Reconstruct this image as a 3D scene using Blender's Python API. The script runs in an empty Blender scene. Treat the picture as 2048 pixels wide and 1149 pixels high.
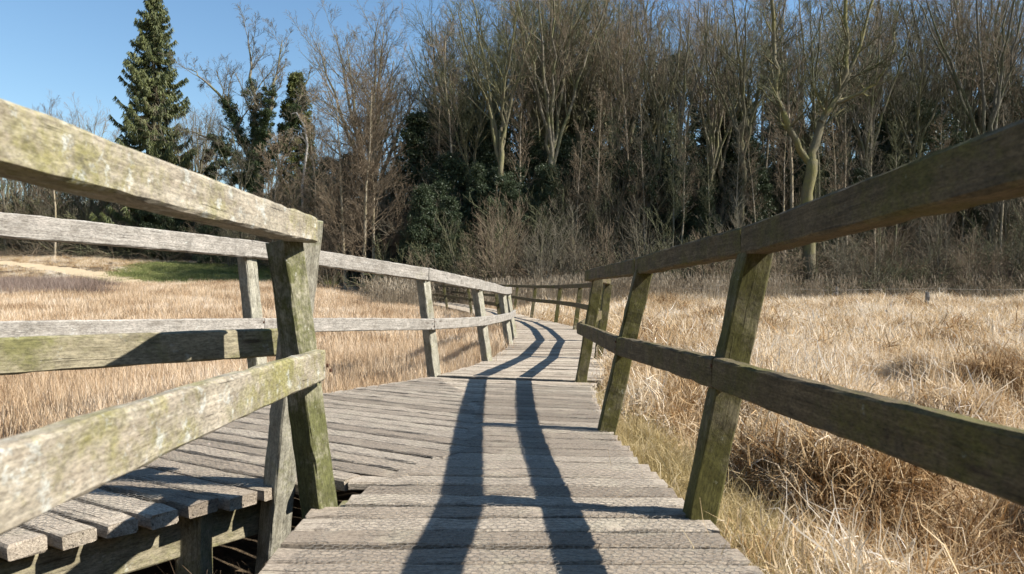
import bpy, math, random
import numpy as np
from mathutils import Vector, Matrix
R = math.radians
sc = bpy.context.scene
C = sc.collection
# ------------------------------------------------------------------ camera, sky, sun, exposure
cd = bpy.data.cameras.new("camera"); cam = bpy.data.objects.new("camera", cd); C.objects.link(cam); sc.camera = cam
cd.sensor_width = 36; cd.lens = 24.0; cd.shift_y = 0.01245
cam.location = (0, 0, 0.75); cam.rotation_euler = (R(90), 0, 0)
cd.clip_start = 0.02; cd.clip_end = 3000
cd.dof.use_dof = True; cd.dof.focus_distance = 7.0; cd.dof.aperture_fstop = 6.5
SUN = Vector((1.07, -0.25, 1.0)).normalized()          # direction to the sun
elev = math.asin(SUN.z)
w = bpy.data.worlds.new("World"); sc.world = w; w.use_nodes = True
nt = w.node_tree
sky = nt.nodes.new('ShaderNodeTexSky'); sky.sky_type = 'NISHITA'; sky.sun_disc = False
sky.sun_elevation = elev; sky.sun_rotation = math.atan2(SUN.x, SUN.y)
sky.air_density = 1.4; sky.dust_density = 0.0; sky.ozone_density = 3.0
bg = nt.nodes['Background']; bg.inputs[1].default_value = 0.076
hs = nt.nodes.new('ShaderNodeHueSaturation'); hs.inputs['Saturation'].default_value = 1.12
nt.links.new(sky.outputs[0], hs.inputs['Color']); nt.links.new(hs.outputs[0], bg.inputs[0])
sl = bpy.data.lights.new("sun", 'SUN'); so = bpy.data.objects.new("sun", sl); C.objects.link(so)
sl.energy = 5.0; sl.angle = R(0.5); sl.color = (1.0, 0.95, 0.87)
so.rotation_euler = SUN.to_track_quat('Z', 'Y').to_euler(); so.location = (30, -10, 30)
sc.view_settings.view_transform = 'Standard'; sc.view_settings.look = 'None'
sc.view_settings.exposure = 1.12; sc.view_settings.gamma = 1
sc.cycles.max_bounces = 4; sc.cycles.diffuse_bounces = 2; sc.cycles.glossy_bounces = 2
sc.cycles.transparent_max_bounces = 4

rng = np.random.default_rng(7); random.seed(7)

# ------------------------------------------------------------------ helpers
def tag(o, label=None, cat=None, group=None, kind=None):
    if label: o['label'] = label
    if cat: o['category'] = cat
    if group: o['group'] = group
    if kind: o['kind'] = kind
    return o
def empty(name, loc=(0, 0, 0)):
    o = bpy.data.objects.new(name, None); o.empty_display_size = .2; C.objects.link(o); o.location = loc; return o
def mesh_np(name, V, F, nper, mat, attrs=None, smooth=False, link=True, parent=None, mats=None):
    """V (n,3); F (m,nper) int; attrs name -> (n,) float or (n,3)"""
    me = bpy.data.meshes.new(name); V = np.asarray(V, 'f'); F = np.asarray(F, 'i')
    me.vertices.add(len(V)); me.vertices.foreach_set('co', V.ravel())
    me.loops.add(F.size); me.loops.foreach_set('vertex_index', F.ravel())
    me.polygons.add(len(F)); me.polygons.foreach_set('loop_start', np.arange(len(F), dtype='i') * nper)
    try: me.polygons.foreach_set('loop_total', np.full(len(F), nper, 'i'))
    except Exception: pass
    me.update(calc_edges=True)
    if smooth: me.polygons.foreach_set('use_smooth', np.ones(len(F), bool))
    for k, a in (attrs or {}).items():
        a = np.asarray(a, 'f')
        if a.ndim == 1: at = me.attributes.new(k, 'FLOAT', 'POINT'); at.data.foreach_set('value', a)
        else: at = me.attributes.new(k, 'FLOAT_VECTOR', 'POINT'); at.data.foreach_set('vector', a.ravel())
    if mat: me.materials.append(mat)
    o = bpy.data.objects.new(name, me)
    if link: C.objects.link(o)
    if parent: o.parent = parent
    return o
class MB:
    def __init__(s): s.v = []; s.f = []; s.g = []
    def build(s, name, mat, parent=None, loc=None, smooth=False):
        me = bpy.data.meshes.new(name)
        V = np.array(s.v)
        me.from_pydata(V.tolist(), [], s.f)
        at = me.attributes.new('gc', 'FLOAT_VECTOR', 'POINT'); at.data.foreach_set('vector', np.array(s.g, 'f').ravel())
        me.materials.append(mat)
        if smooth: me.polygons.foreach_set('use_smooth', np.ones(len(me.polygons), bool))
        o = bpy.data.objects.new(name, me); C.objects.link(o)
        if parent: o.parent = parent; o.matrix_parent_inverse = Matrix.Translation(-Vector(parent.location))
        return o
def beam(mb, p0, p1, w, h, up=(0, 0, 1), bev=.005, seg=.07, jit=.0012, wave=.002, twist=0):
    """sawn timber from p0 to p1, cross-section w (sideways) x h (up), edges worn off, slightly uneven"""
    p0 = Vector(p0); p1 = Vector(p1); d = p1 - p0; L = d.length; d.normalize()
    side = d.cross(Vector(up)).normalized(); u = side.cross(d).normalized()
    n = max(2, int(L / seg) + 1)
    a, b = w / 2, h / 2; c = min(bev, a * .5, b * .5)
    prof = [(-a + c, -b), (a - c, -b), (a, -b + c), (a, b - c), (a - c, b), (-a + c, b), (-a, b - c), (-a, -b + c)]
    off = random.uniform(0, 40); ph = random.uniform(0, 6); ph2 = random.uniform(0, 6); base = len(mb.v); so_ = random.uniform(0, 20)
    for i in range(n):
        t = i / (n - 1); s = t * L
        ws = math.sin(s * 2.1 + ph) * wave; wu = math.sin(s * 2.7 + ph2) * wave
        ang = twist * (t - .5)
        for (x, y) in prof:
            x2 = x * math.cos(ang) - y * math.sin(ang); y2 = x * math.sin(ang) + y * math.cos(ang)
            x2 += random.gauss(0, jit) + ws; y2 += random.gauss(0, jit) + wu
            es = random.gauss(0, jit * 2) if i in (0, n - 1) else 0
            mb.v.append(tuple(p0 + d * (s + es) + side * x2 + u * y2)); mb.g.append((s + off, x + so_, y + off))
    for i in range(n - 1):
        for k in range(8):
            k2 = (k + 1) % 8
            mb.f.append((base + i * 8 + k, base + i * 8 + k2, base + (i + 1) * 8 + k2, base + (i + 1) * 8 + k))
    mb.f.append(tuple(base + k for k in range(7, -1, -1)))
    mb.f.append(tuple(base + (n - 1) * 8 + k for k in range(8)))
def polybeam(mb, pts, w, h, **k):
    for a, b in zip(pts[:-1], pts[1:]): beam(mb, a, b, w, h, **k)

# ------------------------------------------------------------------ materials
def newmat(name, rough=.9):
    m = bpy.data.materials.new(name); m.use_nodes = True
    b = m.node_tree.nodes['Principled BSDF']; b.inputs['Roughness'].default_value = rough
    b.inputs['Specular IOR Level'].default_value = .25
    return m, m.node_tree, b
def nd(t, typ, **k):
    n = t.nodes.new(typ)
    for a, v in k.items(): setattr(n, a, v)
    return n
def noise(t, vec, scale, detail=4, rough=.6):
    n = nd(t, 'ShaderNodeTexNoise'); n.inputs['Scale'].default_value = scale; n.inputs['Detail'].default_value = detail
    n.inputs['Roughness'].default_value = rough
    if vec is not None: t.links.new(vec, n.inputs['Vector'])
    return n.outputs['Fac']
def mapv(t, vec, scale):
    n = nd(t, 'ShaderNodeMapping'); n.inputs['Scale'].default_value = scale; t.links.new(vec, n.inputs['Vector']); return n.outputs[0]
def ramp(t, fac, stops):
    n = nd(t, 'ShaderNodeValToRGB'); t.links.new(fac, n.inputs[0]); e = n.color_ramp.elements
    while len(e) < len(stops): e.new(.5)
    for i, (p, c) in enumerate(stops): e[i].position = p; e[i].color = (*c, 1) if len(c) == 3 else c
    return n.outputs[0]
def mix(t, fac, a, b, mode='MIX'):
    n = nd(t, 'ShaderNodeMix', data_type='RGBA', blend_type=mode)
    if isinstance(fac, (int, float)): n.inputs[0].default_value = fac
    else: t.links.new(fac, n.inputs[0])
    for i, x in ((6, a), (7, b)):
        if isinstance(x, tuple): n.inputs[i].default_value = (*x, 1)
        else: t.links.new(x, n.inputs[i])
    return n.outputs[2]
def math_(t, op, a, b=None):
    n = nd(t, 'ShaderNodeMath', operation=op)
    for i, x in enumerate((a, b)):
        if x is None: continue
        if isinstance(x, (int, float)): n.inputs[i].default_value = x
        else: t.links.new(x, n.inputs[i])
    return n.outputs[0]
def attr(t, name, out='Vector'):
    n = nd(t, 'ShaderNodeAttribute', attribute_name=name); return n.outputs[out]
def bump(t, b, h, s, dist=.01):
    n = nd(t, 'ShaderNodeBump'); n.inputs['Strength'].default_value = s; n.inputs['Distance'].default_value = dist
    t.links.new(h, n.inputs['Height']); t.links.new(n.outputs[0], b.inputs['Normal'])
BW = ((0, 0, 0), (1, 1, 1))
def wood(name, light, dark, moss, moss_amt, lichen, lichen_amt, rough_grain=1.0):
    m, t, b = newmat(name, .92)
    gc = attr(t, 'gc')
    fine = noise(t, mapv(t, gc, (3, 110, 110)), 1.0, 5, .7)
    mid = noise(t, mapv(t, gc, (7, 30, 30)), 1.0, 5, .7)
    big = noise(t, gc, 3.2, 5, .65)
    fib = math_(t, 'ADD', math_(t, 'MULTIPLY', fine, .6), math_(t, 'MULTIPLY', mid, .4))
    col = mix(t, ramp(t, fib, ((.36, BW[0]), (.62, BW[1]))), dark, light)
    col = mix(t, math_(t, 'MULTIPLY', ramp(t, noise(t, gc, 7, 6, .7), ((.42, BW[0]), (.62, BW[1]))), .35), col, tuple(c * .62 for c in light))
    # cracks along the grain
    cr = ramp(t, noise(t, mapv(t, gc, (3.2, 95, 95)), 1.0, 3, .5), ((.27, BW[1]), (.32, BW[0])))
    col = mix(t, math_(t, 'MULTIPLY', cr, .6), col, (.03, .024, .018))
    lo = .64 - moss_amt * .45
    mm = ramp(t, math_(t, 'ADD', math_(t, 'MULTIPLY', big, .7), math_(t, 'MULTIPLY', noise(t, gc, 40, 5, .75), .3)), ((lo, BW[0]), (lo + .13, BW[1])))
    col = mix(t, math_(t, 'MULTIPLY', mm, .85), col, moss)
    if lichen_amt:
        lm = ramp(t, noise(t, gc, 17, 6, .75), ((.66 - lichen_amt * .3, BW[0]), (.72 - lichen_amt * .3, BW[1])))
        col = mix(t, math_(t, 'MULTIPLY', lm, .65), col, lichen)
    # dark algae blotches, doubling as painted twig shade on the near left rails
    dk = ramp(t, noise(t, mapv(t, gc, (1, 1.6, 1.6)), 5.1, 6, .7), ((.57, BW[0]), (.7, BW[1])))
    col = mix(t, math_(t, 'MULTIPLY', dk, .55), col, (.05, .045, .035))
    sp = ramp(t, noise(t, mapv(t, gc, (60, 170, 170)), 1.0, 5, .8), ((.40, (.5, .5, .5)), (.52, (1, 1, 1)), (.66, (1.3, 1.3, 1.28))))
    col = mix(t, .8, col, sp, 'MULTIPLY')
    bl = ramp(t, noise(t, mapv(t, gc, (1, 1.5, 1.5)), 11, 6, .75), ((.38, (.72, .7, .68)), (.5, (1, 1, 1)), (.64, (1.22, 1.2, 1.2))))
    col = mix(t, .8, col, bl, 'MULTIPLY')
    # knots
    vo = nd(t, 'ShaderNodeTexVoronoi'); vo.inputs['Scale'].default_value = 1.0; t.links.new(mapv(t, gc, (1.7, 9, 9)), vo.inputs['Vector'])
    kn = ramp(t, vo.outputs['Distance'], ((.05, BW[1]), (.11, BW[0])))
    col = mix(t, math_(t, 'MULTIPLY', kn, .8), col, (.045, .03, .02))
    t.links.new(col, b.inputs['Base Color'])
    hh = math_(t, 'ADD', fib, math_(t, 'MULTIPLY', cr, -1.2)); hh = math_(t, 'ADD', hh, math_(t, 'MULTIPLY', mm, .35))
    bump(t, b, hh, .7 * rough_grain, .004)
    return m
M = {}
M['silver'] = wood('silver_wood', (.36, .335, .295), (.18, .16, .135), (.2, .2, .1), .0, (.5, .52, .48), .1)
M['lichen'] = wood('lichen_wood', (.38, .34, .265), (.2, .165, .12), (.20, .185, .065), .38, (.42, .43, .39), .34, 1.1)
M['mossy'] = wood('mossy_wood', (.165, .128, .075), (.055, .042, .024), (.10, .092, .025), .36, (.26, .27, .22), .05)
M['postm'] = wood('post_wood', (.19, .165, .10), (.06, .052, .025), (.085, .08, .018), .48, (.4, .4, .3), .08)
M['postsil'] = wood('post_pale_wood', (.38, .36, .29), (.17, .155, .11), (.16, .16, .06), .22, (.5, .52, .48), .1)
M['posta'] = wood('post_corner_wood', (.36, .33, .25), (.12, .11, .06), (.065, .07, .014), .62, (.5, .5, .42), .1)
M['under'] = wood('joist_wood', (.33, .29, .2), (.16, .14, .085), (.16, .155, .06), .38, (.38, .38, .32), .2)
def deckmat():
    m, t, b = newmat('deck_wood', .93); gc = attr(t, 'gc')
    tone = ramp(t, noise(t, mapv(t, gc, (.02, .35, .35)), 1.0, 1, .5), ((.38, (.27, .22, .165)), (.5, (.385, .32, .245)), (.62, (.48, .412, .325))))
    fine = noise(t, mapv(t, gc, (6, 130, 130)), 1.0, 5, .75)
    col = mix(t, ramp(t, fine, ((.35, BW[0]), (.62, BW[1]))), mix(t, .55, tone, (.15, .125, .105)), tone)
    col = mix(t, math_(t, 'MULTIPLY', ramp(t, noise(t, gc, 26, 5, .75), ((.48, BW[0]), (.66, BW[1]))), .5), col, (.15, .125, .10))
    col = mix(t, math_(t, 'MULTIPLY', ramp(t, noise(t, gc, 5, 5, .7), ((.52, BW[0]), (.66, BW[1]))), .45), col, (.40, .36, .27))
    sp = ramp(t, noise(t, mapv(t, gc, (70, 160, 160)), 1.0, 5, .8), ((.38, (.45, .43, .4)), (.5, (1, 1, 1)), (.66, (1.3, 1.3, 1.3))))
    col = mix(t, .85, col, sp, 'MULTIPLY')
    cr = ramp(t, noise(t, mapv(t, gc, (2.2, 80, 80)), 1.0, 3, .5), ((.29, BW[1]), (.34, BW[0])))
    col = mix(t, math_(t, 'MULTIPLY', cr, .8), col, (.035, .028, .02))
    t.links.new(col, b.inputs['Base Color'])
    hh = math_(t, 'ADD', fine, math_(t, 'MULTIPLY', cr, -1.0)); hh = math_(t, 'ADD', hh, math_(t, 'MULTIPLY', noise(t, gc, 60, 4, .7), .8))
    bump(t, b, hh, .9, .007)
    return m
M['deck'] = deckmat()
def flat(name, c, rough=.8, metal=0):
    m, t, b = newmat(name, rough); b.inputs['Base Color'].default_value = (*c, 1); b.inputs['Metallic'].default_value = metal; return m
M['wire'] = flat('galvanised_wire', (.26, .24, .21), .6, .3)
def grassmat(name, stops, gstops=None, trans=.35):
    """blade colour by random tone, drifting with place"""
    m, t, b = newmat(name, .7)
    tone = attr(t, 'tone', 'Fac')
    oi = nd(t, 'ShaderNodeObjectInfo'); geo = nd(t, 'ShaderNodeNewGeometry')
    drift = noise(t, geo.outputs['Position'], .55, 4, .65)
    v = math_(t, 'ADD', math_(t, 'MULTIPLY', tone, .55), math_(t, 'MULTIPLY', math_(t, 'SUBTRACT', drift, .5), 1.7))
    v = math_(t, 'ADD', v, math_(t, 'MULTIPLY', oi.outputs['Random'], .25)); v = math_(t, 'ADD', v, .08)
    col = ramp(t, v, stops)
    t.links.new(col, b.inputs['Base Color'])
    tr = nd(t, 'ShaderNodeBsdfTranslucent'); t.links.new(col, tr.inputs[0])
    mx = nd(t, 'ShaderNodeMixShader'); mx.inputs[0].default_value = trans
    t.links.new(b.outputs[0], mx.inputs[1]); t.links.new(tr.outputs[0], mx.inputs[2])
    t.links.new(mx.outputs[0], t.nodes['Material Output'].inputs[0])
    return m
M['reed'] = grassmat('dry_reed', ((.0, (.15, .08, .035)), (.25, (.42, .28, .16)), (.5, (.60, .45, .29)), (.78, (.74, .61, .45)), (1, (.83, .75, .64))))
M['mat'] = grassmat('matted_grass', ((.0, (.09, .045, .018)), (.22, (.34, .20, .085)), (.42, (.56, .41, .23)), (.62, (.72, .59, .41)), (.85, (.82, .76, .67))))
M['sedge'] = grassmat('green_sedge', ((.0, (.12, .08, .035)), (.3, (.30, .23, .09)), (.55, (.55, .43, .22)), (1, (.76, .66, .48))))
M['phrag'] = grassmat('reed_stems', ((.0, (.11, .085, .055)), (.4, (.26, .21, .145)), (1, (.5, .43, .33))))
M['heath'] = grassmat('heather', ((.0, (.09, .055, .04)), (.4, (.24, .17, .13)), (1, (.42, .35, .30))))
M['turf'] = grassmat('turf', ((.0, (.10, .11, .035)), (.5, (.19, .22, .07)), (1, (.36, .31, .15))))
M['litterblade'] = grassmat('brown_litter', ((.0, (.05, .034, .02)), (.5, (.22, .15, .09)), (1, (.48, .36, .24))))
def barkmat(name, a, c, g):
    m, t, b = newmat(name, .9); geo = nd(t, 'ShaderNodeTexCoord'); p = geo.outputs['Object']
    col = mix(t, noise(t, mapv(t, p, (9, 9, 2)), 1.0, 5, .7), a, c)
    col = mix(t, ramp(t, noise(t, p, .7, 4, .6), ((.45, BW[0]), (.6, BW[1]))), col, g)
    oi = nd(t, 'ShaderNodeObjectInfo')
    col = mix(t, 1.0, col, ramp(t, oi.outputs['Random'], ((0, (.7, .7, .7)), (1, (1.25, 1.2, 1.15)))), 'MULTIPLY')
    t.links.new(col, b.inputs['Base Color']); bump(t, b, noise(t, mapv(t, p, (14, 14, 3)), 1.0, 4, .7), .7, .05); return m
M['bark'] = barkmat('grey_bark', (.09, .08, .06), (.24, .215, .165), (.13, .13, .065))
M['bark_moss'] = barkmat('mossy_bark', (.07, .062, .042), (.17, .155, .10), (.13, .125, .06))
M['bark_dk'] = barkmat('dark_bark', (.05, .045, .032), (.15, .135, .085), (.14, .13, .05))
M['birch'] = barkmat('pale_bark', (.22, .18, .13), (.42, .37, .29), (.28, .24, .15))
M['dead'] = barkmat('dead_bark', (.42, .38, .32), (.6, .56, .5), (.5, .46, .4))
def twigmat(name, a, c):
    m, t, b = newmat(name, .85); oi = nd(t, 'ShaderNodeObjectInfo'); geo = nd(t, 'ShaderNodeTexCoord')
    f = math_(t, 'ADD', math_(t, 'MULTIPLY', oi.outputs['Random'], .6), math_(t, 'MULTIPLY', noise(t, geo.outputs['Object'], .8, 4, .6), .6))
    t.links.new(mix(t, math_(t, 'SUBTRACT', f, .1), a, c), b.inputs['Base Color']); return m
M['twig'] = twigmat('grey_twig', (.05, .045, .03), (.18, .155, .11))
M['twig_br'] = twigmat('brown_twig', (.085, .062, .04), (.29, .225, .15))
M['twig_ol'] = twigmat('olive_twig', (.05, .052, .027), (.155, .155, .08))
def leafmat(name, a, c, trans=.2):
    m, t, b = newmat(name, .5); geo = nd(t, 'ShaderNodeTexCoord'); tone = attr(t, 'tone', 'Fac')
    f = math_(t, 'ADD', math_(t, 'MULTIPLY', tone, .6), math_(t, 'MULTIPLY', noise(t, geo.outputs['Object'], 1.3, 3, .6), .5))
    col = mix(t, math_(t, 'SUBTRACT', f, .1), a, c); t.links.new(col, b.inputs['Base Color'])
    tr = nd(t, 'ShaderNodeBsdfTranslucent'); t.links.new(col, tr.inputs[0])
    mx = nd(t, 'ShaderNodeMixShader'); mx.inputs[0].default_value = trans
    t.links.new(b.outputs[0], mx.inputs[1]); t.links.new(tr.outputs[0], mx.inputs[2]); t.links.new(mx.outputs[0], t.nodes['Material Output'].inputs[0])
    return m
M['ivy'] = leafmat('ivy_leaf', (.03, .045, .02), (.09, .12, .045))
M['holly'] = leafmat('evergreen_leaf', (.025, .038, .02), (.075, .095, .045))
M['needle'] = leafmat('spruce_needle', (.04, .055, .025), (.19, .20, .07))
M['cypress'] = leafmat('cypress_leaf', (.06, .075, .025), (.19, .20, .06))
def groundmat():
    m, t, b = newmat('ground', .95); geo = nd(t, 'ShaderNodeNewGeometry'); p = geo.outputs['Position']
    z = attr(t, 'zone', 'Fac')      # 0 marsh soil, 1 woodland litter
    soil = mix(t, noise(t, p, 9, 6, .75), (.03, .022, .014), (.17, .12, .07))
    straw = mix(t, ramp(t, noise(t, p, 14, 6, .8), ((.5, BW[0]), (.75, BW[1]))), soil, (.34, .24, .14))
    lit = mix(t, noise(t, p, 3, 6, .75), (.045, .032, .022), (.17, .115, .075))
    lit = mix(t, math_(t, 'MULTIPLY', ramp(t, noise(t, p, .25, 4, .6), ((.5, BW[0]), (.62, BW[1]))), .7), lit, (.05, .06, .03))
    t.links.new(mix(t, z, straw, lit), b.inputs['Base Color'])
    bump(t, b, noise(t, p, 20, 6, .8), 1, .08); return m
M['ground'] = groundmat()

# ------------------------------------------------------------------ terrain
def sstep(a, b, x): t = np.clip((x - a) / (b - a), 0, 1); return t * t * (3 - 2 * t)
def deck_z(y): return float(np.interp(y, [0, 10, 16, 19, 22, 26, 32, 41, 60], [0, 0, .08, .12, .18, .28, .45, .74, 1.0]))
def ground_z(x, y):
    x = np.asarray(x, float); y = np.asarray(y, float)
    dz = np.interp(y, [0, 10, 16, 19, 22, 26, 32, 41, 60], [0, 0, .08, .12, .18, .28, .45, .74, 1.0])
    away = sstep(1.5, 9, np.abs(x - np.interp(y, [0, 12, 19, 26, 32, 41], [0, .8, .4, -.7, -2.2, -5.3])))
    z = dz - .42 + away * sstep(12, 38, y) * (.35 + .55 * sstep(3, -14, x)) + .05 * np.sin(x * 1.3 + y * .6) * np.cos(y * .9 - x * .4) + .03 * np.sin(x * 3.1) * np.sin(y * 2.7)
    right = sstep(-14, 8, x)
    hill = np.clip(y - 38, 0, 62) * (.055 + .23 * right) + 1.2 * right * sstep(38, 43, y)
    hill += .5 * np.sin(x * .12) * sstep(40, 60, y)
    z = z + hill
    z += sstep(-4, -16, x) * (sstep(40, 52, y) * 1.3 + sstep(55, 105, y) * 9)        # rising bank at far left
    # ditch along the wood edge at the right
    z -= .5 * np.exp(-((y - 36.3) / 1.2) ** 2) * sstep(6, 12, x)
    return z
def terrain():
    def axis(n, far, k): s = np.linspace(-1, 1, n); return np.sign(s) * (np.abs(s) ** k) * far
    xs = axis(260, 500, 2.6); ys = np.linspace(0, 1, 300) ** 2.2 * 700 - 12
    X, Y = np.meshgrid(xs, ys); Z = ground_z(X, Y)
    Z += rng.normal(0, .012, Z.shape) * (np.hypot(X, Y) < 25)
    V = np.stack([X, Y, Z], -1).reshape(-1, 3); nx, ny = len(xs), len(ys)
    i = np.arange(ny - 1)[:, None] * nx + np.arange(nx - 1)[None]
    F = np.stack([i, i + 1, i + nx + 1, i + nx], -1).reshape(-1, 4)
    zone = sstep(35, 38, V[:, 1] + np.where(V[:, 0] < -6, -1, 0))
    zone = zone * (1 - .65 * sstep(-8, -14, V[:, 0]) * sstep(75, 55, V[:, 1]))
    o = mesh_np('ground', V, F, 4, M['ground'], {'zone': zone}, smooth=True); tag(o, kind='structure')
terrain()

# ------------------------------------------------------------------ boardwalk layout (metres, camera at the origin looking +Y)
RIGHT = [(.70, -2.5), (.70, 1.0), (.69, 1.87), (.645, 2.62), (.60, 3.2), (.578, 3.82), (.63, 5.1), (.70, 5.9), (.78, 6.25)]
RIGHT2 = [(.84, 6.25), (.92, 7.3), (1.18, 8.7), (1.42, 10.5), (1.62, 12.8), (1.65, 16), (1.2, 19), (.61, 22), (.05, 26), (-1.5, 31.5), (-4.6, 41), (-9, 47)]
LEFT0 = [(-.70, -2.5), (-.69, 1.0), (-.69, 1.87), (-.73, 2.50)]
FAR = [(-4.9, -.85), (-2.75, 3.2), (-1.85, 4.95), (-1.31, 5.85), (-.77, 6.74)]        # far edge of the branch
NEAR = [(-3.9, -.85), (-1.60, 2.03), (-.93, 2.76)]
LEFT2 = [(-.74, 6.75), (-.50, 7.6), (-.30, 8.4), (-.1, 10), (-.02, 11.4), (.07, 13.0), (.03, 16), (-.25, 19), (-.85, 22), (-1.45, 26), (-2.9, 30.8), (-5.9, 40), (-10, 45.8)]
SEAM = [(-.93, 2.76), (-.52, 2.95), (-.28, 3.5), (-.22, 4.4), (-.42, 5.6), (-.72, 6.72)]
def cut(poly, o, d):
    """point where the line o + t d crosses the polyline"""
    best = None
    for (ax, ay), (bx, by) in zip(poly[:-1], poly[1:]):
        ex, ey = bx - ax, by - ay; den = d[0] * ey - d[1] * ex
        if abs(den) < 1e-9: continue

        # solve a + u e = o + t d
        u = (d[1] * (ax - o[0]) - d[0] * (ay - o[1])) / (d[0] * ey - d[1] * ex)
        if -1e-6 <= u <= 1 + 1e-6: best = (ax + u * ex, ay + u * ey)
    return best
def resample(poly, step):
    P = [Vector(p) for p in poly]; out = []; L = [0]
    for a, b in zip(P[:-1], P[1:]): L.append(L[-1] + (b - a).length)
    n = int(L[-1] / step)
    xs = np.interp(np.linspace(0, L[-1], n + 1), L, [p.x for p in P]); ys = np.interp(np.linspace(0, L[-1], n + 1), L, [p.y for p in P])
    return list(zip(xs, ys))
def plank(mb, a, b, w, drop=0.0, t=.036, over=0):
    za = deck_z(a[1]) - t / 2 - drop; zb = deck_z(b[1]) - t / 2 - drop
    L = math.hypot(a[0] - b[0], a[1] - b[1]); e = .012
    dx, dy = (b[0] - a[0]) / L, (b[1] - a[1]) / L
    ja, jb = random.uniform(-e, e), random.uniform(-e, e); zz = random.gauss(0, .0022)
    if over: jb = over; zz = -.0035
    near = a[1] < 8
    beam(mb, (a[0] + dx * ja, a[1] + dy * ja, za + zz + random.gauss(0, .0015)), (b[0] + dx * jb, b[1] + dy * jb, zb + zz + random.gauss(0, .0015)), w, t,
         bev=.006, seg=.09 if near else .5, jit=.0016 if near else .002, wave=.0015)
def rowplanks(mb, polyA, polyB, o, ang, n0, n1, pitch, gap=.013, t=.036):
    """parallel planks at angle ang between two edge lines"""
    d = (math.cos(ang), math.sin(ang)); nrm = (-d[1], d[0]); s = n0
    while s < n1:
        wv = pitch * random.uniform(.93, 1.07); q = (o[0] + nrm[0] * (s + wv / 2), o[1] + nrm[1] * (s + wv / 2))
        a = cut(polyA, q, d); b = cut(polyB, q, d)
        if a and b: plank(mb, a, b, wv - gap * random.uniform(.6, 1.6), t=t, over=.06 if t > .045 and b[1] > 2.9 else 0)
        s += wv
boardwalk = empty('boardwalk', (0, 3, 0)); tag(boardwalk, 'weathered grey plank boardwalk winding ahead across the marsh under wire netting', 'boardwalk')
mb = MB(); rowplanks(mb, LEFT0, RIGHT[:5], (0, -1.6), R(0), 0, 4.22, .132, .019)
L0b = [(-.63, 2.45), (-.63, 3.0)]
s1 = mb.build('deck_section', M['deck'], boardwalk)
mb = MB()
for yy in (2.555,): plank(mb, (-.62, yy + .03), (.65, yy), .115, .006)
d11 = R(-6)
# junction planks: fan from -3 degrees to -15 degrees, from the mitred seam to the right edge
s = 2.675; k = 0
while True:
    if s > 6.2: break
    yr = s; ang = R(np.interp(yr, [2.65, 3.2, 4.2, 6.2], [1.5, 7, 12, 13])); wv = .135 * random.uniform(.93, 1.07) * (1 if yr > 2.8 else 1.1)
    b = cut(RIGHT, (0, yr), (1, 0)); d = (-math.cos(ang), math.sin(ang)); a = cut(SEAM, b, d)
    if a is None: a = cut([(-.93, 2.6), (-.6, 2.6), (-.52, 2.95)], b, d) or (-.72, yr + .17)
    L_ = math.hypot(a[0] - b[0], a[1] - b[1])
    plank(mb, b, a, wv - .018 * random.uniform(.6, 1.4), over=.01); s += wv / math.cos(ang) * np.interp(yr, [2.65, 4.2, 6.2], [.93, .965, 1.0])
s2 = mb.build('deck_section', M['deck'], boardwalk)
mb = MB()
Lr = resample(LEFT2, .02); Rr = resample(RIGHT2, .02)
# far walk: pair the two edges by arc length fractions
pairs = [(0, 0), (0.34, .305)]
def along(poly, n):
    P = np.array(poly); L = np.r_[0, np.cumsum(np.hypot(*(P[1:] - P[:-1]).T))]; q = np.linspace(0, 1, n)
    # parameter by vertex index so both edges stay matched
    return np.stack([np.interp(q * (len(P) - 1), np.arange(len(P)), P[:, i]) for i in (0, 1)], 1)
LE = [(-.74, 6.75), (-.48, 7.7), (-.26, 8.8), (-.08, 10.6), (.06, 12.9), (.03, 15.7), (-.28, 18.5), (-.85, 21.3), (-1.45, 25.2), (-2.9, 30.8), (-5.9, 40), (-10, 45.8)]
RE = [(.84, 6.30), (.98, 7.3), (1.2, 8.7), (1.44, 10.5), (1.62, 12.8), (1.62, 16), (1.2, 19), (.61, 22), (.05, 26), (-1.5, 31.5), (-4.6, 41), (-9, 47)]
def dense(P, Q):
    out = []
    for i in range(len(P) - 1):
        la = math.hypot(P[i + 1][0] - P[i][0], P[i + 1][1] - P[i][1]); lb = math.hypot(Q[i + 1][0] - Q[i][0], Q[i + 1][1] - Q[i][1])
        n = max(1, round((la + lb) / 2 / .138))
        for k in range(n):
            t = (k + .5) / n; wv = (la + lb) / 2 / n
            out.append(((P[i][0] + (P[i + 1][0] - P[i][0]) * t, P[i][1] + (P[i + 1][1] - P[i][1]) * t), (Q[i][0] + (Q[i + 1][0] - Q[i][0]) * t, Q[i][1] + (Q[i + 1][1] - Q[i][1]) * t), wv, la / n, lb / n))
    return out
for a, b, wv, wa, wb in dense(LE, RE):
    plank(mb, a, b, min(wv, .14) - (.011 if a[1] < 20 else .006))
s3 = mb.build('deck_section', M['deck'], boardwalk)
branch = empty('boardwalk', (-2, 4, 0)); tag(branch, 'side boardwalk with mossy plank ends joining the main walk from the left', 'boardwalk')
mb = MB(); rowplanks(mb, FAR, NEAR + SEAM[1:], (-.93, 2.76), R(-31), -4.0, 4.2, .135, .021, t=.05)
mb.build('deck_section', M['deck'], branch)
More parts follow.
